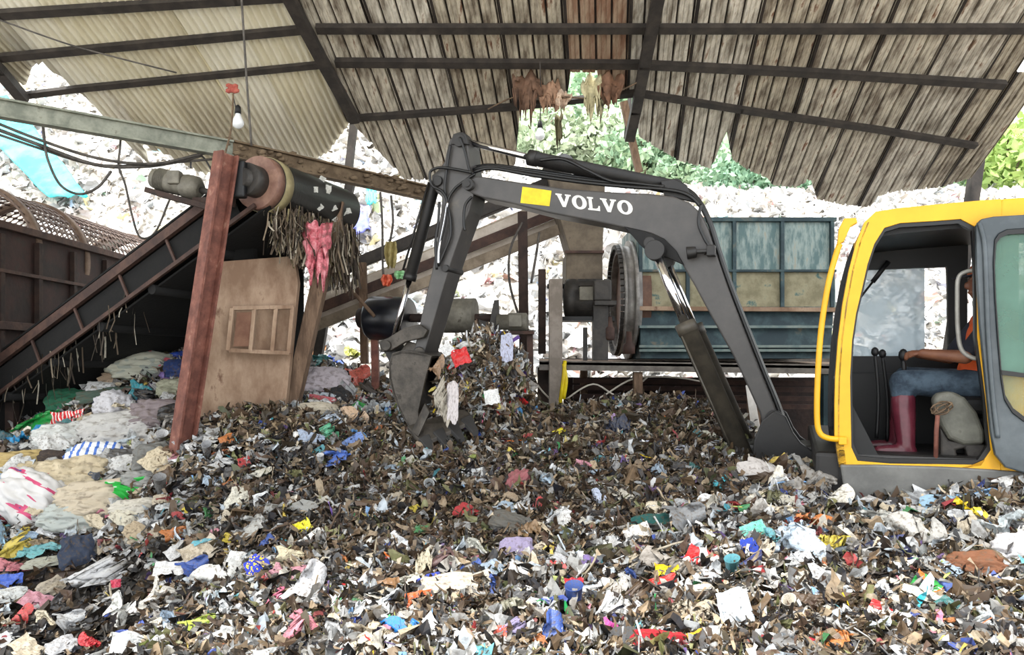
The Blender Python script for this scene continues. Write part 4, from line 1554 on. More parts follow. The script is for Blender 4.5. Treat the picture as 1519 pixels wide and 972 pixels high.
# ================================================================== ROTARY MACHINE ON ITS PLATFORM
YM = 9.0
rm = thing('sorting_machine', 'rotary sorting machine with teal paneled casing on a steel platform', 'machine', P(1010, 640, 9.4))
b = MB()
b.prism([P(946, 328, YM), P(1236, 328, YM), P(1240, 458, YM - 0.02), P(946, 458, YM - 0.02)], (0, 1.3, 0))
casing = b.build('upper_casing', M_teal, rm)
b = MB()
b.prism([P(950, 403, YM - 0.012), P(1232, 403, YM - 0.012), P(1236, 455, YM - 0.03), P(950, 455, YM - 0.03)], (0, 0.02, 0))
b.build('lower_panel', M_tealdirty, casing)
b = MB()
for x_ in (950, 1020, 1089, 1160, 1234):
    b.bar(P(x_, 326, YM - 0.03), P(x_, 456, YM - 0.04), 0.045, 0.05, (0, 1, 0))
b.bar(P(944, 326, YM - 0.03), P(1240, 326, YM - 0.03), 0.06, 0.05)
b.bar(P(944, 402, YM - 0.04), P(1240, 402, YM - 0.04), 0.05, 0.03)
b.build('casing_rib', M_tealdark, casing, 0.004)
b = MB()
b.bar(P(944, 458, YM - 0.06), P(1242, 460, YM - 0.06), 0.12, 0.05)
b.build('ledge', M_dust, rm)
b = MB()
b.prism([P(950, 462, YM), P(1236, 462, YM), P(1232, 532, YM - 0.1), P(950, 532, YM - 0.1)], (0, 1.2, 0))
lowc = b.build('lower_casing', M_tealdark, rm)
b = MB()
for y_ in (485, 514, 520):
    b.bar(P(948, y_, YM - 0.08 - (y_ - 460) / 900), P(1236, y_, YM - 0.08 - (y_ - 460) / 900), 0.06, 0.03)
b.build('casing_rail', mat('pale_teal_edge', (92, 112, 112), (124, 136, 130), 6, 0.6), lowc)
# ring gear wheel
rw = thing('ring_wheel', 'large upright steel ring wheel at the end of the teal casing', 'wheel', P(925, 520, 9.4))
c0 = P(926, 446, 9.55)
axw = Vector((1, 0.0, 0))
b = MB()
b.lathe(c0 - axw * 0.10, c0 + axw * 0.12, [(0, 0.60), (0.001, 0.72), (0.16, 0.72), (0.2, 0.69), (0.55, 0.69), (0.58, 0.76), (0.78, 0.76), (0.8, 0.68), (1, 0.68), (0.999, 0.6), (0, 0.6)], 64, False)
b.build('ring', mat('ring_steel', (112, 108, 104), (160, 157, 152), 5, 0.45, 0.3, 0.1), rw)
b = MB()
b.lathe(c0 - axw * 0.02, c0 + axw * 0.24, [(0, 0.05), (0.001, 0.62), (1, 0.62), (1, 0.05)], 48)
b.build('drum_end', mat('inner_drum_brown', (84, 58, 46), (110, 80, 62), 5, 0.7, 0, 0.2), rw)
b = MB()
for k in range(56):
    t = 2 * math.pi * k / 56
    b.box(c0 - axw * 0.12 + Vector((0, math.cos(t), math.sin(t))) * 0.68, (0.05, 0.05, 0.06), Matrix.Rotation(t, 3, 'X'))
b.build('gear_tooth', M_motordark, rw)
# feed chute
fc = thing('feed_chute', 'grey brown sheet metal feed chute beneath the boom', 'chute', P(868, 400, 9.2))
b = MB()
b.prism([P(810, 255, 9.1), P(898, 262, 9.1), P(894, 376, 9.1), P(846, 376, 9.1)], (0, 0.7, 0))
b.build('chute_upper', M_greyhop, fc, 0.01)
b = MB()
b.prism([P(840, 374, 9.08), P(894, 374, 9.08), P(894, 420, 9.08), P(840, 420, 9.08)], (0, 0.7, 0))
b.build('chute_lower', M_greyhop, fc, 0.01)
b = MB()
b.cyl(P(820, 262, 9.15), P(838, 244, 9.5), 0.16, 0.14, 20)
b.build('chute_pipe', M_motordark, fc)
for x1_, y_ in ((896, 374), (903, 418)):
    b = MB()
    b.bar(P(838, y_, 9.05), P(x1_, y_, 9.05), 0.045, 0.03)
    b.build('chute_flange', M_rail, fc)
# big dark motor
bm2 = thing('large_motor', 'large dark electric motor beside the ring wheel', 'motor', P(872, 480, 8.85))
b = MB()
b.lathe(P(838, 444, 8.85), P(905, 444, 8.75), [(0, 0.10), (0, 0.2), (0.05, 0.24), (0.25, 0.24), (0.27, 0.225), (0.85, 0.225), (0.87, 0.24), (0.97, 0.24), (1, 0.1)], 36)
b.build('motor_body', M_motordark, bm2)
b = MB()
b.box(P(872, 436, 8.58), (0.2, 0.1, 0.16))
b.build('terminal_box', M_motor, bm2, 0.01)
b = MB()
for k in range(10):
    t = 2 * math.pi * k / 10
    p0, p1 = P(856, 444, 8.82), P(893, 444, 8.77)
    b.bar(p0 + Vector((0, math.cos(t), math.sin(t))) * 0.23, p1 + Vector((0, math.cos(t), math.sin(t))) * 0.23, 0.012, 0.03, Vector((0, math.cos(t), math.sin(t))))
b.build('cooling_fin', M_motordark, bm2)
b = MB()
b.cyl(P(818, 432, 8.9), P(834, 432, 8.88), 0.13, None, 24)
b.cyl(P(812, 425, 8.9), P(845, 425, 8.86), 0.03, None, 12)
b.build('belt_pulley', M_blackmat, bm2)
b = MB()
b.bar(P(832, 474, 8.8), P(912, 474, 8.7), 0.34, 0.05)
b.build('motor_plate', M_blackmat, bm2)
# gearbox on stand
gb = thing('gearbox_stand', 'dark drive unit on a stand by the ring wheel', 'drive unit', P(890, 535, 8.6))
b = MB()
b.box(P(893, 432, 8.5), (0.2, 0.22, 0.24))
b.build('gearbox', M_motordark, gb, 0.02)
b = MB()
b.bar(P(890, 450, 8.55), P(890, 535, 8.55), 0.17, 0.17, (0, 1, 0))
b.bar(P(880, 451, 8.5), P(912, 451, 8.5), 0.3, 0.05)
b.bar(P(868, 486, 8.6), P(868, 535, 8.6), 0.05, 0.05, (0, 1, 0))
b.build('stand', M_motordark, gb, 0.005)
b = MB()
b.lathe(P(904, 505, 8.5), P(904, 470, 8.5), [(0, 0.05), (0.1, 0.06), (0.5, 0.06), (0.6, 0.04), (1, 0.03)], 14)
b.lathe(P(933, 525, 8.6), P(933, 492, 8.6), [(0, 0.07), (0.4, 0.07), (0.5, 0.04), (1, 0.03)], 14)
b.build('grease_pot', M_rail, gb)
# platform
b = MB()
b.bar(P(800, 542, 8.55), P(1232, 548, 8.55), 0.10, 0.11)
b.bar(P(800, 538, 10.2), P(1232, 538, 10.2), 0.10, 0.11)
plf = b.build('platform_beam', mat('platform_grey', (92, 86, 80), (122, 116, 108), 6, 0.7, 0, 0.2), rm)
b = MB()
b.prism([P(800, 537, 8.5), P(1232, 543, 8.5), P(1240, 537, 10.2), P(800, 533, 10.2)], (0, 0, -0.03))
b.build('deck', M_dust, rm)
for (x_, y0_, y1_, Y, w, m_) in ((824, 415, 640, 8.5, 0.15, mat('zinc_post', (120, 110, 100), (146, 136, 126), 6, 0.7, 0, 0.1)), (804, 400, 525, 8.9, 0.09, M_rustdark), (866, 545, 640, 9.6, 0.09, M_timber), (946, 552, 600, 8.6, 0.10, M_timber), (1118, 552, 690, 8.5, 0.12, M_timber), (1226, 552, 690, 8.6, 0.12, M_tealdark), (810, 545, 650, 8.9, 0.2, M_rustdark)):
    b = MB()
    b.bar(P(x_, y0_, Y), P(x_, y1_, Y), w, w, (0, 1, 0))
    b.build('platform_leg', m_, rm, 0.004)
b = MB()
for y_ in (565, 575, 588, 600):
    b.bar(P(850, y_, 9.3), P(1232, y_ + 4, 9.3), 0.06, 0.06)
b.build('under_rail', M_rail, rm)
b = MB()
b.prism([P(836, 560, 10.4), P(1236, 560, 10.4), P(1236, 660, 10.4), P(836, 660, 10.4)], (0, 0.04, 0))
b.build('rear_screen', M_rustdark, rm)
# white offcut leaning by the boom foot
b = MB()
b.prism([P(1106, 572, 7.6), P(1116, 570, 7.6), P(1128, 640, 7.4), P(1116, 648, 7.4)], (0.02, 0.05, 0))
tag(b.build('plank', mat('whitewashed_wood', (196, 192, 186), (222, 218, 212), 6, 0.7)), 'short whitewashed plank leaning between boom and boom cylinder', 'plank')
b = MB()
b.tube(smooth_path([P(838, 536, 8.45), P(836, 560, 8.4), P(832, 590, 8.42), P(830, 600, 8.44)], 4), 0.022, 8)
b.tube(smooth_path([P(836, 540, 8.43), P(840, 565, 8.4), P(836, 592, 8.42)], 4), 0.02, 8)
tag(b.build('yellow_strap', M_yellowlabel), 'yellow strap tied to the zinc post of the platform', 'strap')
for pts, lab in (([(780, 540), (800, 575), (830, 606)], 'upper loose white wire beneath the platform end'), ([(840, 592), (880, 570), (920, 588), (960, 560)], 'curling white wire beneath the platform'), ([(845, 605), (890, 590), (940, 562), (1000, 560), (1040, 566)], 'long white wire beneath the platform'), ([(776, 560), (790, 590), (815, 600)], 'lower loose white wire beneath the platform end')):
    b = MB()
    b.tube(smooth_path([P(a, c, 8.7) for a, c in pts], 6), 0.011, 6)
    tag(b.build('wire', mat('white_wire', (206, 198, 184), None, rough=0.6)), lab, 'wire')

# ================================================================== LANDFILL SLOPE, TREES
def rbf(pts):
    p = np.array(pts, float)
    xy, z = p[:, :2], p[:, 2]
    d = np.linalg.norm(xy[:, None] - xy[None], axis=2)
    K = np.sqrt(d * d + 0.15)
    n = len(p)
    A_ = np.zeros((n + 3, n + 3))
    A_[:n, :n] = K + np.eye(n) * -0.02
    A_[:n, n] = 1
    A_[:n, n + 1:] = xy
    A_[n:, :n] = A_[:n, n:].T
    w = np.linalg.solve(A_, np.concatenate([z, [0, 0, 0]]))
    def f(x, y):
        x, y = np.atleast_1d(np.asarray(x, float)), np.atleast_1d(np.asarray(y, float))
        sh = x.shape
        q = np.stack([x.ravel(), y.ravel()], 1)
        out = np.zeros(len(q))
        for i in range(0, len(q), 20000):
            dd = np.linalg.norm(q[i:i + 20000, None] - xy[None], axis=2)
            out[i:i + 20000] = np.sqrt(dd * dd + 0.15) @ w[:n] + w[n] + q[i:i + 20000] @ w[n + 1:]
        return out.reshape(sh)
    return f


hp_ = []
for (px, py, Y) in ((-300, 560, 14.5), (0, 560, 14.5), (300, 560, 14.0), (560, 570, 13.0), (760, 570, 13.0), (1000, 560, 13.5), (1300, 560, 14), (1700, 560, 14),
                    (-300, 330, 18), (0, 330, 18), (300, 330, 17.5), (560, 340, 17), (740, 350, 16.5), (900, 380, 16.5), (1100, 390, 16.5), (1300, 380, 17), (1500, 390, 17), (1800, 380, 17),
                    (-300, 140, 23), (0, 140, 23), (250, 150, 23), (480, 170, 22.5), (650, 210, 22), (760, 268, 21.5), (900, 290, 21), (1060, 296, 20.5), (1250, 294, 20.5), (1500, 292, 20.5), (1800, 290, 20.5),
                    (-400, 120, 32), (250, 130, 32), (600, 190, 31), (900, 290, 30), (1250, 310, 30), (1700, 310, 30)):
    q = P(px, py, Y)
    hp_.append((q.x, q.y, q.z))
hill = rbf(hp_)
gx, gy = np.meshgrid(np.linspace(-26, 26, 150), np.linspace(12.6, 32, 90))
gz = hill(gx, gy) + RNG.normal(0, 0.06, gx.shape)
gz[0] -= 2
idx = np.arange(gx.size).reshape(gx.shape)
Fq = np.stack([idx[:-1, :-1], idx[:-1, 1:], idx[1:, 1:], idx[1:, :-1]], -1).reshape(-1, 4)
M_hill = mat('landfill_ground', (176, 168, 156), (214, 208, 198), 1.5, 0.9, 0, 0, (150, 140, 126))
o = np_mesh('landfill_hill', np.stack([gx, gy, gz], -1).reshape(-1, 3), Fq, M_hill)
tag(o, 'pale landfill slope behind the shed', 'hill', kind='structure')
# wooded hillside farther back
wp_ = []
for (px, py, Y) in ((-500, 320, 33), (500, 300, 33), (900, 320, 33), (1300, 320, 33), (2000, 320, 33), (-500, 180, 44), (500, 150, 44), (760, 90, 44), (900, 80, 44), (1100, 100, 44), (1250, 170, 44), (1400, 205, 44), (1500, 205, 44), (1560, 190, 44), (2000, 180, 44), (-500, 160, 60), (800, 60, 60), (1250, 190, 60), (1500, 220, 60), (2000, 200, 60)):
    q = P(px, py, Y)
    wp_.append((q.x, q.y, q.z))
wood = rbf(wp_)
gx, gy = np.meshgrid(np.linspace(-50, 60, 110), np.linspace(31, 60, 50))
gz = wood(gx, gy) + RNG.normal(0, 0.25, gx.shape)
idx = np.arange(gx.size).reshape(gx.shape)
Fq = np.stack([idx[:-1, :-1], idx[:-1, 1:], idx[1:, 1:], idx[1:, :-1]], -1).reshape(-1, 4)
o = np_mesh('wooded_hill', np.stack([gx, gy, gz], -1).reshape(-1, 3), Fq, mat('grassy_hill', (120, 150, 112), (168, 190, 150), 0.6, 0.9))
tag(o, 'green hillside rising far behind the landfill', 'hill', kind='structure')
# trees
M_leafs = [mat('leaf_%d' % k, c, c2, 1.2, 0.6) for k, (c, c2) in enumerate((((140, 172, 142), (182, 206, 170)), ((112, 150, 122), (154, 186, 152)), ((160, 190, 110), (198, 218, 134)), ((196, 210, 182), (216, 226, 200))))]  # leaf colours paled to stand in for distant haze
M_bark = mat('bark', (96, 84, 70), (120, 106, 90), 8, 0.9)


def leafy(n, rx, rz, rng, leaf):
    """leaf quads on several lobes"""
    lobes = [(rng.normal(0, rx * 0.45), rng.normal(0, rx * 0.45), rz * (0.5 + rng.random() * 0.9), rx * (0.4 + rng.random() * 0.35)) for _ in range(11)]
    V = np.zeros((n * 4, 3))
    for i in range(n):
        l = lobes[rng.integers(len(lobes))]
        d = rng.normal(size=3)
        d /= np.linalg.norm(d)
        p = np.array(l[:3]) + d * l[3] * (0.7 + 0.35 * rng.random())
        a = rng.normal(size=3)
        a /= np.linalg.norm(a)
        c = np.cross(a, rng.normal(size=3))
        c /= np.linalg.norm(c)
        s = leaf * (0.6 + rng.random() * 0.8)
        V[4 * i:4 * i + 4] = [p - a * s, p - c * s * 0.5, p + a * s, p + c * s * 0.5]
    return V, np.arange(n * 4).reshape(-1, 4)


fol = []
for k in range(3):
    V, Fq = leafy(2600, 1.6, 1.6, np.random.default_rng(40 + k), 0.16)
    o = np_mesh('foliage', V, Fq, M_leafs[k])
    fol.append(o)
tru = []
for k in range(2):
    b = MB()
    b.tube([(0, 0, -1.5), (0.05, 0, 0.4), (-0.06 + 0.2 * k, 0.05, 1.6), (0.1, 0, 2.6)], [0.14, 0.11, 0.08, 0.03], 10)
    for a_ in range(5):
        t = a_ * 1.3
        b.tube([(0, 0, 0.8 + a_ * 0.25), (0.5 * math.cos(t), 0.5 * math.sin(t), 1.4 + a_ * 0.25), (0.9 * math.cos(t), 0.9 * math.sin(t), 1.7 + a_ * 0.3)], [0.05, 0.035, 0.012], 6)
    tru.append(b.build('trunk', M_bark))
used = set()
tree_spots = [(1120, 292, 23.5, 0.8, 1, 'dark green bushy tree rising just over the teal casing'), (1180, 300, 23.2, 0.7, 1, 'dark green bushy tree under the torn eave above the casing'), (1075, 282, 25.5, 0.7, 0, 'mid green tree beside the bend of the boom'),
              (1030, 255, 30, 1.0, 0, 'green tree on the hillside above the boom bend'), (960, 230, 31, 1.1, 0, 'green tree behind the roof strut'), (1000, 225, 33, 1.1, 3, 'pale green tree on the hill behind the roof strut'),
              (900, 215, 34, 1.2, 3, 'pale green tree filling the torn roof gap'), (850, 195, 36, 1.2, 0, 'mid green tree high in the torn roof gap'), (800, 225, 34, 1.2, 3, 'pale green tree behind the hanging bulb'), (905, 150, 40, 1.3, 0, 'green tree topmost in the roof gap beneath the bent purlin'),
              (1400, 296, 23, 0.5, 0, 'low green shrub over the cab roof'), (1345, 290, 24, 0.45, 0, 'low green shrub beneath the torn eave near the post'), (1500, 275, 22, 0.95, 2, 'sunlit yellow green tree beyond the far roof post'), (1475, 255, 26, 0.9, 2, 'yellow green tree just beside the far roof post'), (1560, 262, 24, 1.1, 2, 'yellow green tree directly over the cab roof end'),
              (1230, 300, 24, 0.6, 0, 'green shrub above the corner of the teal casing')]
for (px, py, Y, s, kind_, lab) in tree_spots:
    q = P(px, py, Y)
    t = thing('tree' if s > 0.65 else 'shrub', lab, 'tree' if s > 0.65 else 'shrub', q - Vector((0, 0, 1.2 * s)), random.uniform(0, 6), world=False)
    t.scale = (s, s, s)
    for src in (fol[kind_ if kind_ < 3 else 0], tru[0 if kind_ % 2 else 1]):
        if src.name in used:
            c = src.copy()
            COL.objects.link(c)
        else:
            c = src
            used.add(src.name)
        c.parent = t
        if kind_ == 3 and src is fol[0]:
            c.material_slots[0].link = 'OBJECT'
            c.material_slots[0].material = M_leafs[3]
for o in fol + tru:
    if o.parent is None:
        bpy.data.objects.remove(o)


# tarpaulins on the slope
def on_hill(px, py):
    for Y in np.arange(13, 31, 0.05):
        q = P(px, py, Y)
        if q.z <= hill(q.x, q.y)[0]:
            return q
    return P(px, py, 30)


def tarp(pix_quad, m, label, n=14):
    b = MB()
    c = pix_quad
    g = []
    for j in range(n + 1):
        row = []
        for i in range(n + 1):
            s, t = i / n, j / n
            px = (c[0][0] * (1 - s) + c[1][0] * s) * (1 - t) + (c[3][0] * (1 - s) + c[2][0] * s) * t
            py = (c[0][1] * (1 - s) + c[1][1] * s) * (1 - t) + (c[3][1] * (1 - s) + c[2][1] * s) * t
            q = on_hill(px, py)
            q = q + Vector((0, -0.25, 0.28 + 0.10 * mnoise.noise(Vector((s * 5, t * 5, c[0][0])))))
            row.append(b.bm.verts.new(q))
        g.append(row)
    for j in range(n):
        for i in range(n):
            b.bm.faces.new((g[j][i], g[j][i + 1], g[j + 1][i + 1], g[j + 1][i])).smooth = True
    o = b.build('tarpaulin', m)
    s = o.modifiers.new('thick', 'SOLIDIFY')
    s.thickness = 0.03
    tag(o, label, 'tarpaulin')


M_cyan = mat('cyan_tarp', (60, 206, 214), (110, 224, 230), 1.5, 0.5)
tarp([(-60, 168), (20, 160), (140, 312), (80, 312)], M_cyan, 'bright cyan tarpaulin strip running down the slope behind the girder')
tarp([(512, 345), (548, 335), (552, 364), (514, 372)], mat('violet_tarp', (110, 116, 190), (140, 146, 208), 1.5, 0.5), 'violet blue tarpaulin on the slope beside the dark post')
tarp([(546, 302), (562, 300), (560, 322), (548, 326)], M_cyan, 'small cyan sheet high on the slope beside the hanging rope')
# ================================================================== RUBBISH HEAP
an = []
for (px, py, Y) in ((0, 972, 4.3), (150, 972, 4.1), (300, 972, 3.8), (500, 972, 3.5), (760, 972, 3.3), (1000, 972, 3.2), (1250, 972, 3.1), (1519, 972, 3.0),
                    (0, 885, 5.35), (150, 885, 5.2), (300, 880, 4.7), (500, 880, 4.2), (760, 880, 4.0), (1000, 880, 3.9), (1250, 880, 3.7), (1519, 880, 3.55),
                    (0, 812, 6.1), (150, 812, 6.0), (300, 800, 5.4), (500, 800, 5.0), (760, 800, 4.8), (1000, 800, 4.6), (1250, 810, 4.2), (1519, 800, 4.1),
                    (0, 730, 6.7), (150, 730, 6.7), (300, 725, 6.1), (500, 720, 5.9), (760, 720, 5.7), (1000, 710, 5.5), (1170, 725, 5.0),
                    (1260, 768, 4.72), (1400, 762, 4.5), (1519, 752, 4.3), (1700, 750, 4.2),
                    (0, 665, 7.5), (150, 655, 7.5), (290, 660, 6.7), (420, 640, 6.8), (540, 665, 6.8), (690, 668, 6.8), (800, 650, 6.8), (900, 628, 7.2), (1050, 625, 7.2), (1110, 690, 6.0),
                    (830, 612, 7.9), (950, 600, 8.0), (1060, 610, 7.8), (1150, 650, 7.4),
                    (0, 650, 8.3), (60, 640, 8.2), (110, 600, 8.4), (180, 560, 8.9), (240, 522, 9.3), (290, 505, 9.6), (380, 520, 9.6), (460, 545, 9.4), (540, 560, 9.5), (500, 605, 8.2), (600, 600, 8.6)):
    q = P(px, py, Y)
    an.append((q.x, q.y, q.z))
an += [(-8, 2, 0.0), (-4, 2, 0.0), (0, 1.8, 0.35), (4, 1.8, 0.4), (8, 2, 0.45), (5, 5.2, 0.8), (3, 6.2, 0.75), (5, 8, 0.7), (2.5, 8.6, 0.75), (0.3, 9.0, 0.7), (2.5, 10.2, 0.3), (0, 10.6, 0.3), (-1.5, 11.5, 1.0), (-3.5, 11.5, 1.4), (-5.5, 10.5, 0.9), (-8, 8, 0.3), (-8, 6, 0.05), (-8, 11.5, .3), (5, 11.5, .3), (8, 5, 0.8), (8, 9, .6), (-6, 4, 0.0), (-8, 4, 0.0)]
heap0 = rbf(an)


def heap(x, y):
    return np.maximum(heap0(x, y), -0.05)


def heap_hit(px, py):
    Ys = np.arange(2.4, 12.5, 0.01)
    xs = (px - CX) * Ys / FPX
    zs = ZC + (HY - py) * Ys / FPX
    hh = heap(xs, Ys)
    k = np.argmax(zs <= hh)
    if zs[k] > hh[k]:
        k = len(Ys) - 1
    return Vector((xs[k], Ys[k], zs[k]))


b = MB()
b.box((0, 10, -0.12), (60, 30, 0.1))
o = b.build('floor', mat('wet_ground', (16, 15, 14), (32, 30, 28), 3, 0.4, 0, 0.3))
tag(o, 'dark wet ground under the rubbish', 'ground', kind='structure')
gx, gy = np.meshgrid(np.linspace(-8, 8, 300), np.linspace(2.0, 12.4, 210))
gz = heap(gx, gy)
nz = np.array([mnoise.noise(Vector((x * 3.2, y * 3.2, 0))) * 0.05 + mnoise.noise(Vector((x * 11, y * 11, 5))) * 0.022 for x, y in zip(gx.ravel(), gy.ravel())]).reshape(gx.shape)
flat = np.clip(gz / 0.3, 0.15, 1)
gz = gz + nz * flat - 0.02
idx = np.arange(gx.size).reshape(gx.shape)
Fq = np.stack([idx[:-1, :-1], idx[:-1, 1:], idx[1:, 1:], idx[1:, :-1]], -1).reshape(-1, 4)
o = np_mesh('rubbish_mound', np.stack([gx, gy, gz], -1).reshape(-1, 3), Fq, mat('decayed_waste', (14, 12, 10), (48, 39, 30), 9, 0.9, 0, 0.6, (92, 78, 60), bscale=60))
tag(o, 'dark mound of decayed waste under the loose scraps', 'rubbish mound', kind='stuff')


# ------------------------------------------------------------------ scraps
def T_sheet(seed, n=5, asp=1.0, folds=3, rough=0.05):
    """torn sheet folded and crumpled along random creases"""
    r = np.random.default_rng(seed)
    u = np.linspace(-1, 1, n + 1)
    g = np.stack(np.meshgrid(u, u * asp), -1).reshape(-1, 2)
    ang = np.arctan2(g[:, 1], g[:, 0])
    rad = 1 + 0.22 * np.sin(ang * 2 + r.random() * 6) + 0.18 * np.sin(ang * 3 + r.random() * 6) + r.normal(0, 0.09, len(g))
    g = g * rad[:, None]
    V = np.concatenate([g, r.normal(0, rough, (len(g), 1))], 1)
    for _ in range(folds):
        t = r.random() * 2 * math.pi
        nrm = np.array([math.cos(t), math.sin(t), r.normal() * 0.4])
        nrm /= np.linalg.norm(nrm)
        off = r.normal(0, 0.3)
        axd = np.cross(nrm, [0, 0, 1.0])
        axd /= np.linalg.norm(axd)
        th = r.choice([-1, 1]) * (0.6 + 1.6 * r.random())
        s = V @ nrm - off
        k = s > 0
        q = V[k] - nrm * off
        c_, s_ = math.cos(th), math.sin(th)
        V[k] = q * c_ + np.cross(axd, q) * s_ + axd * (q @ axd)[:, None] * (1 - c_) + nrm * off
    V -= V.mean(0)
    V *= 1.15
    i = np.arange((n + 1) ** 2).reshape(n + 1, n + 1)
    F = np.stack([i[:-1, :-1], i[:-1, 1:], i[1:, 1:], i[1:, :-1]], -1).reshape(-1, 4)
    return V, F


def T_strip(seed, n=6, w=0.09, wob=0.25):
    r = np.random.default_rng(seed)
    t = np.linspace(-1, 1, n + 1)
    y = np.cumsum(r.normal(0, wob, n + 1)) * 0.4
    z = np.cumsum(r.normal(0, wob, n + 1)) * 0.4
    y -= y.mean()
    z -= z.mean()
    tw = np.cumsum(r.normal(0, 0.5, n + 1))
    ww = w * (0.5 + r.random(n + 1))
    a = np.stack([t, y + np.cos(tw) * ww, z + np.sin(tw) * ww], 1)
    c = np.stack([t, y - np.cos(tw) * ww, z - np.sin(tw) * ww], 1)
    V = np.concatenate([a, c])
    k = np.arange(n)
    F = np.stack([k, k + 1, k + n + 2, k + n + 1], 1)
    return V, F


def T_stick(seed):
    r = np.random.default_rng(seed)
    n = 3
    t = np.linspace(-1, 1, n + 1)
    y, z = r.normal(0, 0.06, n + 1), r.normal(0, 0.06, n + 1)
    V = []
    for i in range(n + 1):
        for k in range(4):
            a = k * math.pi / 2
            V.append((t[i], y[i] + 0.035 * math.cos(a), z[i] + 0.035 * math.sin(a)))
    F = []
    for i in range(n):
        for k in range(4):
            F.append((i * 4 + k, i * 4 + (k + 1) % 4, (i + 1) * 4 + (k + 1) % 4, (i + 1) * 4 + k))
    return np.array(V), np.array(F)


SHEETS = [T_sheet(100 + k, 5, 0.5 + 0.03 * k, 2 + k % 4) for k in range(20)]
FLATS = [T_sheet(160 + k, 4, 0.6 + 0.05 * k, 1 + k % 2) for k in range(8)]
STRIPS = [T_strip(200 + k, 6, 0.07 + 0.012 * k) for k in range(10)]
STICKS = [T_stick(300 + k) for k in range(4)]


def rand_rot(n, rng, tilt, up=None):
    """frames whose z axis scatters about up"""
    if up is None:
        up = np.tile(np.array([0, 0, 1.0]), (n, 1))
    z = up + rng.normal(0, 1, (n, 3)) * tilt
    z /= np.linalg.norm(z, axis=1)[:, None]
    a = rng.normal(size=(n, 3))
    x = a - (a * z).sum(1)[:, None] * z
    x /= np.linalg.norm(x, axis=1)[:, None]
    y = np.cross(z, x)
    return np.stack([x, y, z], 2)


def scatter(name, groups, m, label, cat, smooth=False):
    """groups: list of (templates, pos, R, size(n,3), col)"""
    Vs, Fs, Cs = [], [], []
    off = 0
    for temps, pos, R, size, col, rng in groups:
        which = rng.integers(len(temps), size=len(pos))
        for k, (TV, TF) in enumerate(temps):
            s = np.where(which == k)[0]
            if not len(s):
                continue
            v = TV[None] * size[s][:, None, :]
            v = np.einsum('nij,nvj->nvi', R[s], v) + pos[s][:, None]
            Vs.append(v.reshape(-1, 3))
            f = TF[None] + (np.arange(len(s)) * len(TV))[:, None, None] + off
            Fs.append(f.reshape(-1, 4))
            Cs.append(np.repeat(col[s], len(TV), 0))
            off += len(s) * len(TV)
    o = np_mesh(name, np.concatenate(Vs), np.concatenate(Fs), m, np.concatenate(Cs), smooth)
    tag(o, label, cat, kind='stuff')
    return o


PAL = {
    'brown': [(78, 60, 44), (62, 48, 36), (96, 78, 58), (48, 38, 30), (110, 90, 68), (70, 62, 44), (86, 66, 54), (54, 46, 34)],
    'black': [(18, 17, 16), (28, 27, 26), (36, 36, 40), (24, 26, 34)],
    'tan': [(150, 130, 104), (172, 154, 128), (124, 106, 84), (186, 172, 148), (138, 120, 98)],
    'grey': [(132, 132, 130), (160, 160, 158), (104, 104, 104), (182, 184, 184), (150, 146, 140), (84, 84, 86)],
    'white': [(206, 206, 204), (222, 222, 220), (196, 198, 200), (212, 206, 192), (186, 196, 204)],
    'accent': [(210, 40, 44), (36, 84, 190), (232, 200, 30), (226, 120, 150), (50, 160, 90), (60, 180, 200), (120, 90, 170), (230, 120, 40), (160, 30, 50), (30, 50, 120), (196, 214, 90), (90, 160, 220), (150, 60, 60), (240, 220, 110)],
    'olive': [(92, 92, 60), (110, 112, 72), (70, 74, 48), (128, 128, 88)],
}
PK = list(PAL)
PL = [np.array([lin(c) for c in PAL[k]]) for k in PK]
ZONES = {  # brown black tan grey white accent olive
    'shred': (0.52, 0.14, 0.15, 0.08, 0.035, 0.02, 0.055),
    'dark': (0.22, 0.44, 0.06, 0.18, 0.04, 0.015, 0.045),
    'mixed': (0.23, 0.19, 0.13, 0.26, 0.11, 0.045, 0.035),
    'pale': (0.16, 0.09, 0.18, 0.32, 0.18, 0.05, 0.02),
    'ground': (0.30, 0.46, 0.05, 0.12, 0.05, 0.02, 0.0),
}


def zone_of(x, y, z):
    px, py = CX + FPX * x / y, HY - FPX * (z - ZC) / y
    n = mnoise.noise(Vector((x * 1.3, y * 1.3, 3.3))) * 60
    if px < 215 + n * 0.6 and py > 845 + n * 0.2:
        return 'ground'
    if px < 340 and 818 + n * .1 < py < 868 + n * 0.3:
        return 'ground'
    if px < 120 + n and py > 910:
        return 'ground'
    if px < 250 and py < 830:
        return 'pale'
    if 430 < px < 620 and py < 690 and y > 7.4:
        return 'pale'
    if ((px - 400) / 130) ** 2 + ((py - 735) / 75) ** 2 < 1 + n / 100:
        return 'dark'
    if px < 700 and py > 840 + n:
        return 'mixed'
    if 290 < px < 960 + n and py < 830 + n * 0.8 and px > 330:
        return 'shred'
    if 930 <= px < 1090 + n and py < 720 + n:
        return 'shred' if n > -20 else 'dark'
    if py > 900 and px < 1050 and n > 6:
        return 'shred'
    return 'mixed' if n < 12 else 'pale'


rng = np.random.default_rng(5)
NC = 112000
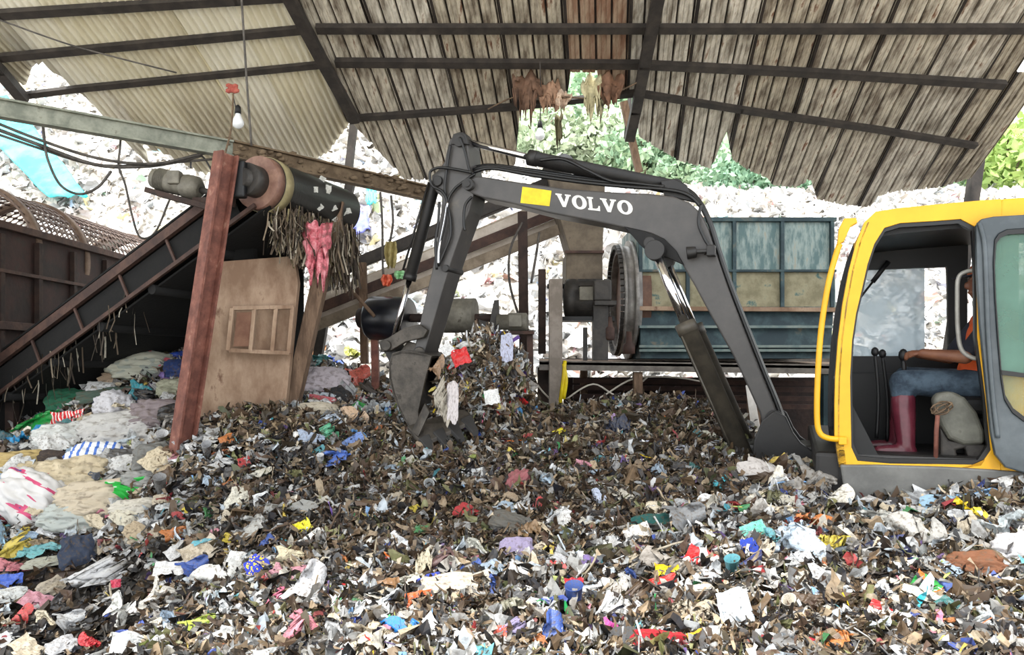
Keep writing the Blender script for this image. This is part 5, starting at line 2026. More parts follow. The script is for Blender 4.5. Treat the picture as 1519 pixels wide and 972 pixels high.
# sample over the ground, denser close by
Yc = 2.75 * np.exp(rng.random(NC) * math.log(9.8 / 2.75))
Xc = (rng.random(NC) * 2 - 1) * 0.92 * Yc
dY = rng.random(NC)
keep = ~((Xc > 2.3) & (Yc > 5.0 + 0.0 * Xc)) & ~((Yc > 8.4) & (Xc > 0.2))
Xc, Yc = Xc[keep], Yc[keep]
Zc = heap(Xc, Yc)
e = 0.05
nx_ = -(heap(Xc + e, Yc) - heap(Xc - e, Yc)) / (2 * e)
ny_ = -(heap(Xc, Yc + e) - heap(Xc, Yc - e)) / (2 * e)
UP = np.stack([nx_, ny_, np.ones_like(nx_)], 1)
UP /= np.linalg.norm(UP, axis=1)[:, None]
zn = [zone_of(x, y, z) for x, y, z in zip(Xc, Yc, Zc)]
n = len(Xc)
col = np.zeros((n, 3))
siz = np.zeros(n)
typ = np.zeros(n, int)   # 0 sheet 1 strip 2 stick -1 none
for i in range(n):
    z_ = zn[i]
    k = rng.choice(7, p=np.array(ZONES[z_]) / sum(ZONES[z_]))
    c = PL[k][rng.integers(len(PL[k]))] * (0.8 + 0.4 * rng.random())
    g_ = c.mean()
    col[i] = c if k != 5 else c * 0.72 + 0.28 * np.array([g_, g_ * 0.95, g_ * 0.9])
    u = rng.random()
    far = 0.8 + 0.05 * Yc[i]
    if z_ in ('shred', 'dark'):
        typ[i] = 1 if u < 0.52 else (2 if u < 0.57 else 0)
        siz[i] = (0.020 + 0.045 * rng.random() ** 2) * far
    elif z_ == 'ground':
        typ[i] = -1 if u < 0.88 else (0 if u < 0.95 else 1)
        siz[i] = 0.02 + 0.045 * rng.random() ** 2
        if u > 0.985:
            siz[i] *= 1.8
    else:
        typ[i] = 1 if u < 0.30 else (2 if u < 0.36 else 0)
        siz[i] = (0.016 + 0.05 * rng.random() ** 2.2) * far
        if k == 4:
            siz[i] *= 1.15
grp = []
lift = rng.random(n) ** 1.5 * 0.075
pos_all = np.stack([Xc, Yc, Zc], 1) + UP * (lift * np.where(np.array(zn) == 'ground', 0.25, 1.0))[:, None] + UP * np.array([mnoise.noise(Vector((x * 3.2, y * 3.2, 0))) * 0.05 for x, y in zip(Xc, Yc)])[:, None] * np.clip(Zc / 0.3, 0.1, 1)[:, None]
for t, temps in ((0, SHEETS), (1, STRIPS), (2, STICKS)):
    s = np.where(typ == t)[0]
    tilt = np.where(np.array([zn[i] == 'ground' for i in s]), 0.15, 0.75)[:, None]
    R = rand_rot(len(s), rng, tilt, UP[s])
    sz = siz[s][:, None] * np.array([[1, 1, 1]]) * (1.0 if t == 0 else (1.7 if t == 1 else 2.0))
    grp.append((temps, pos_all[s], R, sz, col[s], rng))
# fine fibres everywhere
NF = 60000
Yf = 2.75 * np.exp(rng.random(NF) * math.log(9.4 / 2.75))
Xf = (rng.random(NF) * 2 - 1) * 0.92 * Yf
kp = ~((Xf > 2.3) & (Yf > 5.0)) & ~((Yf > 8.4) & (Xf > 0.2))
Xf, Yf = Xf[kp], Yf[kp]
Zf = heap(Xf, Yf)
zf = [zone_of(x, y, z) for x, y, z in zip(Xf, Yf, Zf)]
kp = np.array([(z in ('shred', 'dark')) or (z == 'mixed' and rng.random() < 0.6) or (z == 'pale' and rng.random() < 0.25) for z in zf])
Xf, Yf, Zf = Xf[kp], Yf[kp], Zf[kp]
NF = len(Xf)
cf = np.array([PL[k][rng.integers(len(PL[k]))] for k in rng.choice(7, size=NF, p=[0.42, 0.16, 0.18, 0.13, 0.05, 0.01, 0.05])]) * (0.75 + 0.5 * rng.random((NF, 1)))
Rf = rand_rot(NF, rng, 0.6)
sf = (0.018 + 0.035 * rng.random(NF) ** 2)[:, None] * (0.8 + 0.05 * Yf[:, None]) * np.array([[2.0, 1.2, 1.6]])
pf = np.stack([Xf, Yf, Zf + 0.02 + 0.065 * rng.random(NF)], 1)
grp.append((STRIPS, pf, Rf, sf, cf, rng))
M_scrap = attr_mat('scrap_surface', 0.5)
scatter('loose_scraps', grp, M_scrap, 'countless loose scraps of plastic, paper and shredded waste covering the heap', 'scraps')

# scraps over the landfill slope
NH = 20000
Yh = 13.2 + 15 * rng.random(NH) ** 1.2
Xh = (rng.random(NH) * 2 - 1) * 0.85 * Yh
Zh = hill(Xh, Yh)
colh = np.array([PL[k][rng.integers(len(PL[k]))] for k in rng.choice(7, size=NH, p=[0.03, 0.01, 0.12, 0.16, 0.62, 0.055, 0.005])])
colh = colh * 0.5 + 0.5 * lin((238, 236, 234))
R = rand_rot(NH, rng, 0.5, np.tile(np.array([0, -0.5, 0.85]), (NH, 1)))
sz = (0.07 + 0.14 * rng.random(NH) ** 2)[:, None] * np.ones((1, 3))
scatter('landfill_scraps', [(FLATS, np.stack([Xh, Yh, Zh + 0.05], 1), R, sz, colh, rng)], attr_mat('slope_scrap', 0.7, dirt=0.12), 'countless pale plastic scraps strewn over the landfill slope', 'scraps')

# clump in the bucket
cb = Vector((-0.27, 7.22, 0))
def clump_pt(t, a):
    """t 0 top .. 1 bottom"""
    rx = float(np.interp(t, [0, 0.08, 0.22, 0.5, 1], [0.06, 0.20, 0.36, 0.45, 0.52]))
    return np.array([cb.x + rx * math.cos(a), cb.y + rx * 0.7 * math.sin(a), 2.0 - 1.12 * t])
V, F = [], []
for j in range(13):
    for i in range(24):
        p = clump_pt(j / 12, i / 24 * 2 * math.pi)
        d = mnoise.noise(Vector(p) * 6) * 0.06
        c = np.array([cb.x, cb.y, p[2]])
        V.append(p - (p - c) / max(np.linalg.norm(p - c), 1e-3) * (0.04 + d))
for j in range(12):
    for i in range(24):
        F.append((j * 24 + i, j * 24 + (i + 1) % 24, (j + 1) * 24 + (i + 1) % 24, (j + 1) * 24 + i))
o = np_mesh('bucket_load', np.array(V), np.array(F), MATS['decayed_waste'])
tag(o, 'core of decayed waste heaped in the bucket', 'bucket load', kind='stuff')
NB = 5200
tt = rng.random(NB) ** 0.85
aa = rng.random(NB) * 2 * math.pi
pb = np.array([clump_pt(t, a) for t, a in zip(tt, aa)])
outw = np.stack([np.cos(aa), np.sin(aa), np.full(NB, 0.35)], 1)
outw /= np.linalg.norm(outw, axis=1)[:, None]
zp = np.array([0.38, 0.10, 0.2, 0.12, 0.12, 0.05, 0.03])
cb_ = np.array([PL[k][rng.integers(len(PL[k]))] for k in rng.choice(7, size=NB, p=zp / zp.sum())])
R = rand_rot(NB, rng, 0.5, outw)
# strips hang downwards
half = NB // 2
Rs = R.copy()
down = np.tile(np.array([0, 0, -1.0]), (NB, 1)) + rng.normal(0, 0.35, (NB, 3))
down -= (down * R[:, :, 2]).sum(1)[:, None] * R[:, :, 2]
down /= np.linalg.norm(down, axis=1)[:, None]
Rs[:, :, 0] = down
Rs[:, :, 1] = np.cross(R[:, :, 2], down)
s0 = (0.022 + 0.05 * rng.random(NB) ** 2)[:, None] * np.ones((1, 3))
scatter('bucket_scraps', [(SHEETS, pb[:half], R[:half], s0[:half], cb_[:half], rng), (STRIPS, pb[half:], Rs[half:], s0[half:] * np.array([[2.4, 1.3, 1.3]]), cb_[half:], rng)], M_scrap, 'shredded scraps and strips spilling from the bucket', 'scraps')

# ------------------------------------------------------------------ individual pieces
M_bag = obj_mat('thin_film', 0.34, 0.75, 0.35, scale=7, nscale=14)
M_sack = obj_mat('woven_sack', 0.6, 0.55, 0.5, scale=5, nscale=30)
M_cloth = obj_mat('soiled_cloth', 0.85, 0.7, 0.5, scale=6, nscale=22)
M_wrap = obj_mat('packet_foil', 0.3, 0.55, 0.25, scale=8, nscale=18)
M_wood = obj_mat('waste_wood', 0.8, 0.5, 0.5, scale=10, nscale=30)


def me_from(b, name, m, smooth=True):
    bmesh.ops.recalc_face_normals(b.bm, faces=b.bm.faces)
    for f in b.bm.faces:
        f.smooth = smooth
    me = bpy.data.meshes.new(name)
    b.bm.to_mesh(me)
    b.bm.free()
    me.materials.append(m)
    return me


def ridged(p, s):
    return 1 - abs(mnoise.noise(p * s)) * 2


def mk_sack(seed):
    """slack filled sack: pillow with gathered ends and creases, unit half sizes"""
    b = MB()
    g = bmesh.ops.create_icosphere(b.bm, subdivisions=5, radius=1.0)
    o_ = Vector((seed * 3.7, seed * 1.9, 0))
    for v in g['verts']:
        c = v.co.normalized()
        f = (abs(c.x) ** 3.2 + abs(c.y) ** 3.2 + abs(c.z) ** 2.2) ** (-1 / 2.8)
        q = c * f
        q.z *= 0.3
        pinch = 1 - 0.35 * max(0, abs(q.x) - 0.6)
        q.y *= pinch
        q.z *= pinch
        s = Vector((q.x * 0.7, q.y * 1.6, q.z))
        w = ridged(s + o_, 1.5) * 0.15 + ridged(s + o_ * 2, 3.2) * 0.12 + ridged(s + o_ * 3, 7.0) * 0.06 + mnoise.noise((q + o_) * 0.9) * 0.24
        q += c * (w - 0.08)
        v.co = q
    return me_from(b, 'sack', M_sack)


def fold_grid(seed, n, asp, folds, soft=0.10):
    """grid folded along random lines with rounded creases"""
    r = np.random.default_rng(seed)
    u = np.linspace(-1, 1, n + 1)
    g = np.stack(np.meshgrid(u, u * asp), -1).reshape(-1, 2)
    ang = np.arctan2(g[:, 1], g[:, 0])
    g = g * (1 + 0.18 * np.sin(ang * 2 + r.random() * 6) + 0.14 * np.sin(ang * 3 + r.random() * 6))[:, None]
    V = np.concatenate([g, np.zeros((len(g), 1))], 1)
    o_ = r.random(3) * 20
    V[:, 2] = [0.13 * ridged(Vector(p + o_), 1.7) + 0.07 * ridged(Vector(p + o_), 3.9) + 0.03 * ridged(Vector(p + o_), 8) for p in V]
    for _ in range(folds):
        t = r.random() * 2 * math.pi
        nrm = np.array([math.cos(t), math.sin(t), r.normal() * 0.5])
        nrm /= np.linalg.norm(nrm)
        off = r.normal(0, 0.35)
        axd = np.cross(nrm, [0, 0, 1.0])
        axd /= np.linalg.norm(axd)
        th = r.choice([-1, 1]) * (0.5 + 1.7 * r.random())
        s = V @ nrm - off
        k = s > 0
        a = th * np.clip(s[k] / soft, 0, 1)
        q = V[k] - nrm * off
        c_, s_ = np.cos(a)[:, None], np.sin(a)[:, None]
        V[k] = q * c_ + np.cross(axd, q) * s_ + axd * (q @ axd)[:, None] * (1 - c_) + nrm * off
    lo, hi = np.percentile(V, 1, axis=0), np.percentile(V, 99, axis=0)
    V = (V - (lo + hi) / 2) / ((hi - lo) / 2)
    V[:, 2] *= 0.42
    return V


def mk_bag(seed):
    """thin film bag crumpled along many creases"""
    n = 22
    V = fold_grid(seed * 7 + 3, n, 0.9, 3 + seed % 3)
    i = np.arange((n + 1) ** 2).reshape(n + 1, n + 1)
    F = np.stack([i[:-1, :-1], i[:-1, 1:], i[1:, 1:], i[1:, :-1]], -1).reshape(-1, 4)
    me = bpy.data.meshes.new('bag')
    me.from_pydata(V.tolist(), [], F.tolist())
    for f in me.polygons:
        f.use_smooth = True
    me.materials.append(M_bag)
    return me


def mk_cloth(seed, n=26, asp=0.8, m=None):
    """rumpled sheet lying in folds"""
    b = MB()
    r = random.Random(seed)
    o_ = Vector((seed * 2.1, seed * 4.3, 0))
    g = []
    for j in range(n + 1):
        row = []
        for i in range(n + 1):
            x, y = i / n * 2 - 1, (j / n * 2 - 1) * asp
            e = 1 + 0.22 * mnoise.noise(Vector((x * 1.2, y * 1.2, seed)))
            z = 0.20 * ridged(Vector((x, y, 0)) + o_, 1.3) + 0.10 * ridged(Vector((x, y * 1.6, 1)) + o_, 2.8) + 0.04 * mnoise.noise(Vector((x, y, 2)) * 7 + o_)
            z += 0.28 * (1 - max(abs(x), abs(y) / asp) ** 2)
            sh = 1 - 0.18 * abs(x * y)
            row.append(b.bm.verts.new((x * e * sh + 0.08 * mnoise.noise(Vector((x * 3, y * 3, 5)) + o_), y * e * sh, z - 0.15)))
        g.append(row)
    for j in range(n):
        for i in range(n):
            b.bm.faces.new((g[j][i], g[j][i + 1], g[j + 1][i + 1], g[j + 1][i]))
    return me_from(b, 'cloth', m or M_cloth)


def mk_wrap(seed):
    b = MB()
    n = 10
    o_ = Vector((seed * 1.7, seed * 2.9, 0))
    g = []
    for j in range(n + 1):
        row = []
        for i in range(n + 1):
            x, y = i / n * 2 - 1, (j / n * 2 - 1) * 0.62
            z = 0.26 * ridged(Vector((x, y, 0)) + o_, 1.5) + 0.12 * mnoise.noise(Vector((x, y, 2)) * 4 + o_) + 0.25 * x * x * math.sin(seed)
            row.append(b.bm.verts.new((x * (1 + 0.15 * mnoise.noise(Vector((x, y * 2, seed)))), y * (1 + 0.25 * mnoise.noise(Vector((x * 2, y, seed + 4)))), z - 0.1)))
        g.append(row)
    for j in range(n):
        for i in range(n):
            b.bm.faces.new((g[j][i], g[j][i + 1], g[j + 1][i + 1], g[j + 1][i]))
    return me_from(b, 'wrapper', M_wrap, False)


def mk_stick(seed):
    b = MB()
    r = random.Random(seed)
    pts = [(-1 + 2 * t / 5, r.uniform(-.06, .06), r.uniform(-.05, .05)) for t in range(6)]
    b.tube(pts, [0.05, 0.06, 0.055, 0.05, 0.055, 0.035], 7)
    return me_from(b, 'stick', M_wood)


def mk_cup(seed):
    b = MB()
    b.lathe((0, 0, -0.9), (0, 0, 0.9), [(0, 0.45), (0.02, 0.5), (0.95, 0.68), (1.0, 0.74), (1.0, 0.68), (0.05, 0.44)], 20)
    for v in b.bm.verts:
        v.co.x *= 1 + 0.3 * math.sin(v.co.z * 2 + seed)
        v.co += Vector((0, 0.12 * math.sin(v.co.z * 3 + seed), 0))
    return me_from(b, 'cup', M_wrap)


KM = {'sack': [mk_sack(k) for k in range(6)], 'plastic_bag': [mk_bag(k) for k in range(12)], 'cloth': [mk_cloth(k) for k in range(5)], 'wrapper': [mk_wrap(k) for k in range(6)],
      'stick': [mk_stick(k) for k in range(4)], 'cup': [mk_cup(k) for k in range(2)], 'plastic_sheet': [mk_cloth(20 + k, m=M_bag) for k in range(4)]}
CATN = {'sack': 'sack', 'plastic_bag': 'plastic bag', 'cloth': 'cloth', 'wrapper': 'wrapper', 'stick': 'stick', 'cup': 'cup', 'plastic_sheet': 'plastic sheet', 'trousers': 'trousers', 'pouch': 'pouch', 'shoe': 'shoe'}
cnt = {}
PLACED = []


def put(kind, px, py, w, h, c, label, rot=0, tilt=48, m=None, group=None, at=None, name=None, th=1.0, lift=0.0, mesh=None):
    """one piece of rubbish lying where the heap meets that sight line, w x h metres-by-pixel, flat side turned up the slope"""
    q = at or heap_hit(px, py)
    s = q.y / FPX
    kk = cnt.get(kind, 0)
    cnt[kind] = kk + 1
    me = mesh or KM[kind][kk % len(KM[kind])]
    o = bpy.data.objects.new(name or kind, me)
    COL.objects.link(o)
    W2 = w * s / 2
    H2 = h * s / 2 * 1.12
    if kind == 'stick':
        sc = (W2, W2, W2)
    elif kind == 'cup':
        sc = (W2 * 0.75, W2 * 0.75, H2)
    elif kind in ('cloth', 'plastic_sheet'):
        sc = (W2, H2 / 0.8, min(W2, H2) * 0.9 * th)
    elif kind == 'wrapper':
        sc = (W2, H2 / 0.62, min(W2, H2) * 0.9)
    else:
        sc = (W2, H2, min(W2, H2) * 1.25 * th)
    Rm = Matrix.Rotation(math.atan2(-q.x, q.y) * 0.8, 4, 'Z') @ Matrix.Rotation(math.radians(tilt), 4, 'X') @ Matrix.Rotation(math.radians(rot), 4, 'Z')
    up = Vector((0, -math.sin(math.radians(tilt)), math.cos(math.radians(tilt))))
    loc = q + up * (sc[2] * 0.30 + lift + 0.035 * min(1, q.z / 0.25 + 0.2)) + Vector((0, 0, 0.01))
    o.matrix_world = Matrix.Translation(loc) @ Rm @ Matrix.Diagonal((*sc, 1))
    if c is not None:
        o.color = srgb(*[v * 0.93 for v in c])
    if m is not None:
        o.material_slots[0].link = 'OBJECT'
        o.material_slots[0].material = m
    tag(o, label, CATN.get(name or kind, (name or kind).replace('_', ' ')), group)
    PLACED.append((px, py, max(w, h)))
    return o


# printed materials
PM_stripe = print_mat('blue_striped_sack', (222, 224, 226), ((70, 110, 190),), (1.2, 6, 1), 0.5, 0.72, 'wave', 1.0)
PM_pinkblue = print_mat('pink_blue_sack', (206, 204, 202), ((196, 70, 112), (70, 84, 150)), (1.1, 5.0, 1.6), 0.5, 0.64, 'noise')
PM_text = print_mat('printed_sack', (176, 176, 160), ((150, 156, 146), (190, 90, 100)), (2.2, 2.2, 2), 0.6, 0.56, 'noise')
PM_dots = print_mat('dotted_cloth', (236, 206, 40), ((40, 56, 170),), (5, 5, 5), 0.7, 0.36, 'dots')
PM_redswirl = print_mat('red_swirl_packet', (214, 44, 50), ((238, 226, 220),), (1.6, 1.6, 1), 0.35, 0.62, 'wave', 6)
PM_redwhite = print_mat('red_white_packet', (236, 232, 226), ((214, 42, 44),), (1.1, 1.1, 1), 0.35, 0.5, 'noise')
PM_sunflower = print_mat('flower_packet', (238, 208, 30), ((214, 150, 20), (236, 228, 200)), (3, 3, 3), 0.35, 0.6, 'noise')
PM_greenwhite = print_mat('green_white_bag', (44, 176, 70), ((206, 236, 208), (230, 240, 232)), (1.4, 2.6, 1), 0.35, 0.6, 'noise')
PM_greenorange = print_mat('green_orange_packet', (60, 160, 80), ((232, 110, 40),), (1.0, 1.0, 1), 0.35, 0.52, 'noise')
PM_rstripe = print_mat('red_striped_sack', (224, 222, 220), ((206, 70, 70),), (1.0, 5, 1), 0.5, 0.78, 'wave', 1.5)

HEROES = [
    # left pile, from the top down
    ('sack', 255, 512, 58, 28, (216, 204, 186), 'cream bundled sack at the very top of the sack pile'), ('sack', 292, 502, 40, 26, (198, 194, 150), 'yellowish green sack half hidden behind the rusty pillar'),
    ('plastic_bag', 268, 533, 66, 18, (36, 74, 178), 'royal blue bag squeezed flat under the cream bundle'), ('cloth', 268, 556, 40, 34, (40, 60, 110), 'navy blue cloth hanging beside the rusty pillar'),
    ('sack', 214, 553, 82, 40, None, 'grey sack with faded print near the top of the pile', 4, 48, 'PM_text'), ('cloth', 186, 566, 66, 20, (176, 154, 130), 'tan folded cloth under the faded printed sack', 6),
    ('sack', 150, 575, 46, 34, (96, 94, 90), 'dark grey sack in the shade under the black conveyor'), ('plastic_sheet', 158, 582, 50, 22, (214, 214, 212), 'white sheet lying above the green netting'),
    ('cloth', 108, 602, 66, 38, (46, 112, 82), 'dark green peaked tarpaulin piece under the conveyor'), ('cloth', 168, 592, 96, 22, (78, 96, 84), 'long grey green strip of netting across the pile', 10),
    ('plastic_bag', 212, 592, 34, 38, (70, 146, 156), 'teal crumpled bag in the middle of the sack pile'), ('sack', 265, 585, 50, 30, (150, 150, 128), 'olive grey sack beside the pillar flange'),
    ('wrapper', 64, 613, 34, 20, (198, 72, 52), 'orange red carton scrap in the dark under the conveyor'), ('plastic_bag', 64, 642, 60, 34, (26, 140, 62), 'glossy green bag at the shaded end of the pile', 35),
    ('plastic_bag', 66, 660, 48, 44, (30, 140, 196), 'sky blue crumpled bag below the glossy green bag', 60), ('wrapper', 106, 631, 42, 28, None, 'red packet with white swirl on the sack pile', 5, 55, 'PM_redswirl'),
    ('sack', 110, 657, 84, 40, (214, 216, 212), 'white crumpled sack below the red swirl packet'), ('sack', 188, 652, 100, 52, (196, 194, 190), 'broad pale grey sack in the middle of the pile', 5),
    ('sack', 240, 628, 76, 44, (132, 120, 122), 'mauve grey bundle beside the pillar'), ('sack', 176, 612, 42, 48, (210, 208, 212), 'upright off white sack below the netting strip', 60),
    ('cloth', 152, 636, 50, 30, (200, 198, 190), 'pale cloth with dark folds below the upright sack'), ('sack', 155, 692, 80, 44, None, 'white sack with blue stripes above the cream bundles', -10, 48, 'PM_stripe'),
    ('cloth', 92, 690, 56, 28, (66, 56, 52), 'dark brown garment between white and yellowish sacks', -15), ('sack', 30, 696, 86, 34, (198, 174, 116), 'yellowish tan sack at the edge of the pile'),
    ('sack', 112, 722, 92, 60, (214, 198, 166), 'big cream sack before the blue striped one'), ('sack', 162, 752, 112, 48, (208, 194, 170), 'wide beige sack lowest beside the bright green bag'),
    ('sack', 70, 712, 70, 30, (200, 184, 150), 'flattened sandy sack beside the big cream one', -8), ('plastic_bag', 196, 738, 60, 34, None, 'bright green printed bag at the pillar foot', 0, 48, 'PM_greenwhite'),
    ('plastic_bag', 158, 730, 26, 26, (40, 160, 96), 'small emerald bag beside the bright green printed one'), ('sack', 58, 752, 96, 70, None, 'white sack with pink and blue print at the pile front', -38, 50, 'PM_pinkblue'),
    ('plastic_bag', 12, 758, 44, 62, (166, 36, 150), 'magenta bag tucked against the pink and blue printed sack', 60), ('sack', 120, 778, 84, 42, (190, 196, 190), 'pale grey sack below the big cream one', -6),
    ('plastic_bag', 38, 812, 44, 46, (212, 190, 84), 'mustard yellow bag at the foot of the sack pile'), ('plastic_bag', 6, 806, 44, 78, (172, 210, 234), 'light blue bag at the foot of the sack pile'),
    ('plastic_bag', 62, 826, 60, 18, (120, 186, 190), 'aqua plastic bag flattened by the navy garment'), ('cloth', 122, 826, 50, 50, (52, 62, 82), 'dark navy garment dropped before the pile', 8, 55, None, 'garment'),
    ('plastic_sheet', 82, 838, 80, 16, (176, 176, 160), 'grey green sheet beside the navy garment', 6), ('wrapper', 86, 794, 30, 36, (240, 240, 240), 'white paper scrap over the mustard yellow bag', 60),
    ('plastic_bag', 24, 846, 54, 22, (210, 128, 136), 'pink bag flat on the dark ground before the pile'), ('plastic_bag', 160, 862, 96, 42, (206, 206, 206), 'greyish white bag spread below the navy garment', 10),
    ('wrapper', 20, 868, 30, 20, (74, 110, 210), 'blue wrapper on the dark wet ground'), ('plastic_sheet', 20, 888, 46, 22, (206, 208, 206), 'white sheet on the dark wet ground'),
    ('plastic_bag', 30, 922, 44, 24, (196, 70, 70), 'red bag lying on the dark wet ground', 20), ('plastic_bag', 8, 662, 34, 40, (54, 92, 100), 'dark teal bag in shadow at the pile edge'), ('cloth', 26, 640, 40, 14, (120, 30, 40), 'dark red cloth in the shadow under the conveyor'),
    ('sack', 232, 690, 50, 44, (120, 120, 116), 'dark grey sack before the pillar'), ('sack', 214, 718, 46, 24, (160, 160, 156), 'small grey sack above the bright green printed bag'), ('sack', 205, 768, 60, 30, (214, 208, 194), 'ivory sack lying at the pillar foot'),
    ('wrapper', 175, 872, 14, 12, (206, 60, 90), 'small crimson wrapper on the dark ground before the heap'),
    # bay behind the timber posts
    ('sack', 482, 578, 66, 42, (200, 190, 196), 'pinkish white sack between the timber post and red leg'), ('plastic_sheet', 478, 600, 44, 16, (206, 96, 104), 'rose pink strip under the pinkish white sack', -10),
    ('plastic_bag', 470, 546, 40, 26, (110, 176, 176), 'pale teal bag behind the timber post'), ('plastic_bag', 502, 548, 26, 22, (54, 96, 196), 'blue bag behind the timber post'), ('plastic_bag', 532, 570, 36, 36, (228, 120, 104), 'coral bag beside the red conveyor leg'),
    ('plastic_bag', 515, 566, 18, 28, (60, 150, 120), 'jade green bag beside the coral bag'), ('cloth', 506, 596, 34, 34, (44, 44, 46), 'black garment below the jade green bag', 40), ('sack', 470, 618, 56, 24, (196, 186, 166), 'beige bundle at the foot of the timber post'),
    ('wrapper', 540, 614, 36, 16, (46, 150, 70), 'green strip by the foot of the red leg', -40), ('plastic_bag', 528, 628, 40, 30, (216, 186, 156), 'peach coloured bag beneath the green strip'), ('plastic_bag', 490, 632, 46, 26, (206, 220, 236), 'ice blue bag beside the beige bundle'),
    ('plastic_bag', 455, 604, 30, 30, (70, 80, 92), 'slate bag leaning on the timber post'), ('plastic_bag', 470, 528, 30, 20, (214, 150, 96), 'orange bag at the back behind the timber post'), ('plastic_bag', 524, 528, 24, 20, (210, 214, 110), 'lime yellow bag at the back by the red leg'),
    ('plastic_bag', 487, 652, 34, 26, (104, 190, 150), 'mint green bag on the slope below the beige bundle'), ('plastic_bag', 515, 668, 50, 30, (120, 150, 212), 'periwinkle bag on the slope beneath the bucket link'), ('plastic_bag', 462, 662, 44, 28, (164, 178, 200), 'blue grey bag on the slope beside the mint one'),
    ('plastic_bag', 500, 692, 40, 30, (86, 120, 200), 'cornflower blue bag lowest on the slope before the bucket'), ('plastic_bag', 535, 656, 22, 18, (84, 150, 214), 'small azure bag under the bucket tip'),
    # heap
    ('cloth', 388, 856, 34, 36, None, 'blue cloth with yellow dots on the heap', 30, 50, 'PM_dots'), ('plastic_bag', 476, 894, 70, 62, (196, 196, 198), 'large greyish white bag on the near flank of the heap', 50), ('plastic_bag', 576, 916, 60, 52, (224, 228, 230), 'milky white bag beside the cardboard piece', -50),
    ('plastic_bag', 598, 946, 50, 30, (36, 130, 214), 'bright blue bag below the milky white one', 15), ('wrapper', 580, 888, 38, 34, (146, 106, 66), 'brown cardboard piece above the milky white bag', 10, 60, None, 'cardboard_piece'), ('plastic_bag', 450, 946, 58, 48, (206, 130, 144), 'dusty rose bag low on the heap', 20),
    ('plastic_bag', 512, 962, 44, 40, (232, 232, 232), 'white bag beside the dusty rose one'), ('cloth', 768, 834, 54, 42, (150, 140, 170), 'lilac cloth lump in the middle of the heap'), ('wrapper', 767, 866, 28, 34, (240, 240, 240), 'white lid against the lilac cloth', 60, 60, None, 'lid'),
    ('sack', 766, 730, 52, 28, (166, 100, 104), 'dusty pink roll standing near the crest of the heap', 65), ('cloth', 812, 762, 30, 40, (190, 96, 100), 'salmon rag beside the dusty pink roll', 70), ('sack', 760, 792, 62, 30, (92, 90, 84), 'grey brown bundle above the lilac cloth', -25),
    ('plastic_bag', 784, 808, 36, 30, (140, 112, 80), 'tawny bag beside the lilac cloth'), ('plastic_bag', 990, 856, 84, 50, (150, 142, 132), 'smoky clear bag under the yellow flower packet', 10), ('wrapper', 984, 862, 34, 26, None, 'yellow flower packet on the smoky clear bag', 0, 60, 'PM_sunflower'),
    ('wrapper', 980, 880, 44, 18, (216, 50, 46), 'red wrapper below the yellow flower packet', 20), ('wrapper', 1034, 848, 50, 40, None, 'red and white packet right of the flower packet', -25, 55, 'PM_redwhite'), ('plastic_bag', 908, 922, 50, 44, (226, 226, 224), 'knotted white bag at the front of the heap', 30),
    ('plastic_bag', 905, 892, 44, 34, (176, 172, 166), 'grey film bag above the knotted white bag'), ('plastic_bag', 902, 948, 24, 26, (196, 70, 150), 'fuchsia bag below the knotted white bag'), ('cloth', 970, 966, 80, 28, (176, 26, 40), 'crimson cloth at the front edge of the heap'),
    ('cloth', 1036, 964, 44, 26, (240, 186, 44), 'marigold yellow cloth at the front edge of the heap', 20), ('plastic_sheet', 1086, 936, 52, 84, (202, 214, 224), 'pale bluish plastic sheet at the front of the heap', 10), ('wrapper', 1070, 730, 36, 24, (84, 196, 212), 'aqua blue wrapper beneath the boom cylinder', 35),
    ('wrapper', 1112, 798, 36, 20, (120, 206, 190), 'turquoise tray on the heap flank', 25, 55, None, 'tray'), ('cloth', 1104, 828, 26, 28, (46, 76, 190), 'cobalt blue rag beneath the turquoise tray'), ('wrapper', 1180, 788, 42, 22, (214, 78, 52), 'tomato red wrapper in front of the boom foot', 20),
    ('plastic_bag', 1178, 826, 56, 64, (196, 212, 226), 'pale blue bag below the tomato red wrapper', 70), ('plastic_bag', 1434, 776, 40, 34, (238, 206, 30), 'bright yellow bag beneath the cab skirt'), ('cloth', 1398, 760, 70, 30, (156, 190, 214), 'powder blue cloth beneath the cab skirt'),
    ('plastic_bag', 1446, 752, 52, 24, (130, 174, 216), 'blue bag tucked right under the cab skirt', 15), ('sack', 1492, 834, 60, 50, (226, 224, 226), 'white tub shaped bag at the heap side', 0, 55), ('plastic_bag', 1466, 800, 70, 52, (194, 202, 204), 'clear bag draped over the white tub shaped bag', 60),
    ('sack', 1432, 856, 66, 34, (128, 80, 50), 'rust brown quilted pouch on the heap', 8, 50, None, 'pouch'), ('plastic_bag', 1346, 806, 66, 54, (176, 174, 168), 'ash grey translucent bag on the heap before the cab', 20), ('wrapper', 1360, 882, 36, 28, None, 'green and orange wrapper on the heap before the cab', -30, 55, 'PM_greenorange'),
    ('wrapper', 1300, 924, 46, 22, None, 'red and white wrapper low before the cab', -25, 55, 'PM_redwhite'), ('cup', 1160, 916, 32, 40, (216, 210, 196), 'crushed beige cup low on the heap', 40), ('plastic_bag', 1440, 946, 52, 62, (186, 192, 194), 'clear grey bag low before the cab'),
    ('plastic_bag', 178, 932, 64, 54, (224, 224, 218), 'crumpled white bag on the heap edge by the dark ground', -45), ('plastic_bag', 914, 652, 38, 42, (36, 44, 66), 'midnight blue bag near the platform'), ('plastic_bag', 918, 634, 26, 22, (186, 156, 206), 'lavender bag above the midnight blue one'),
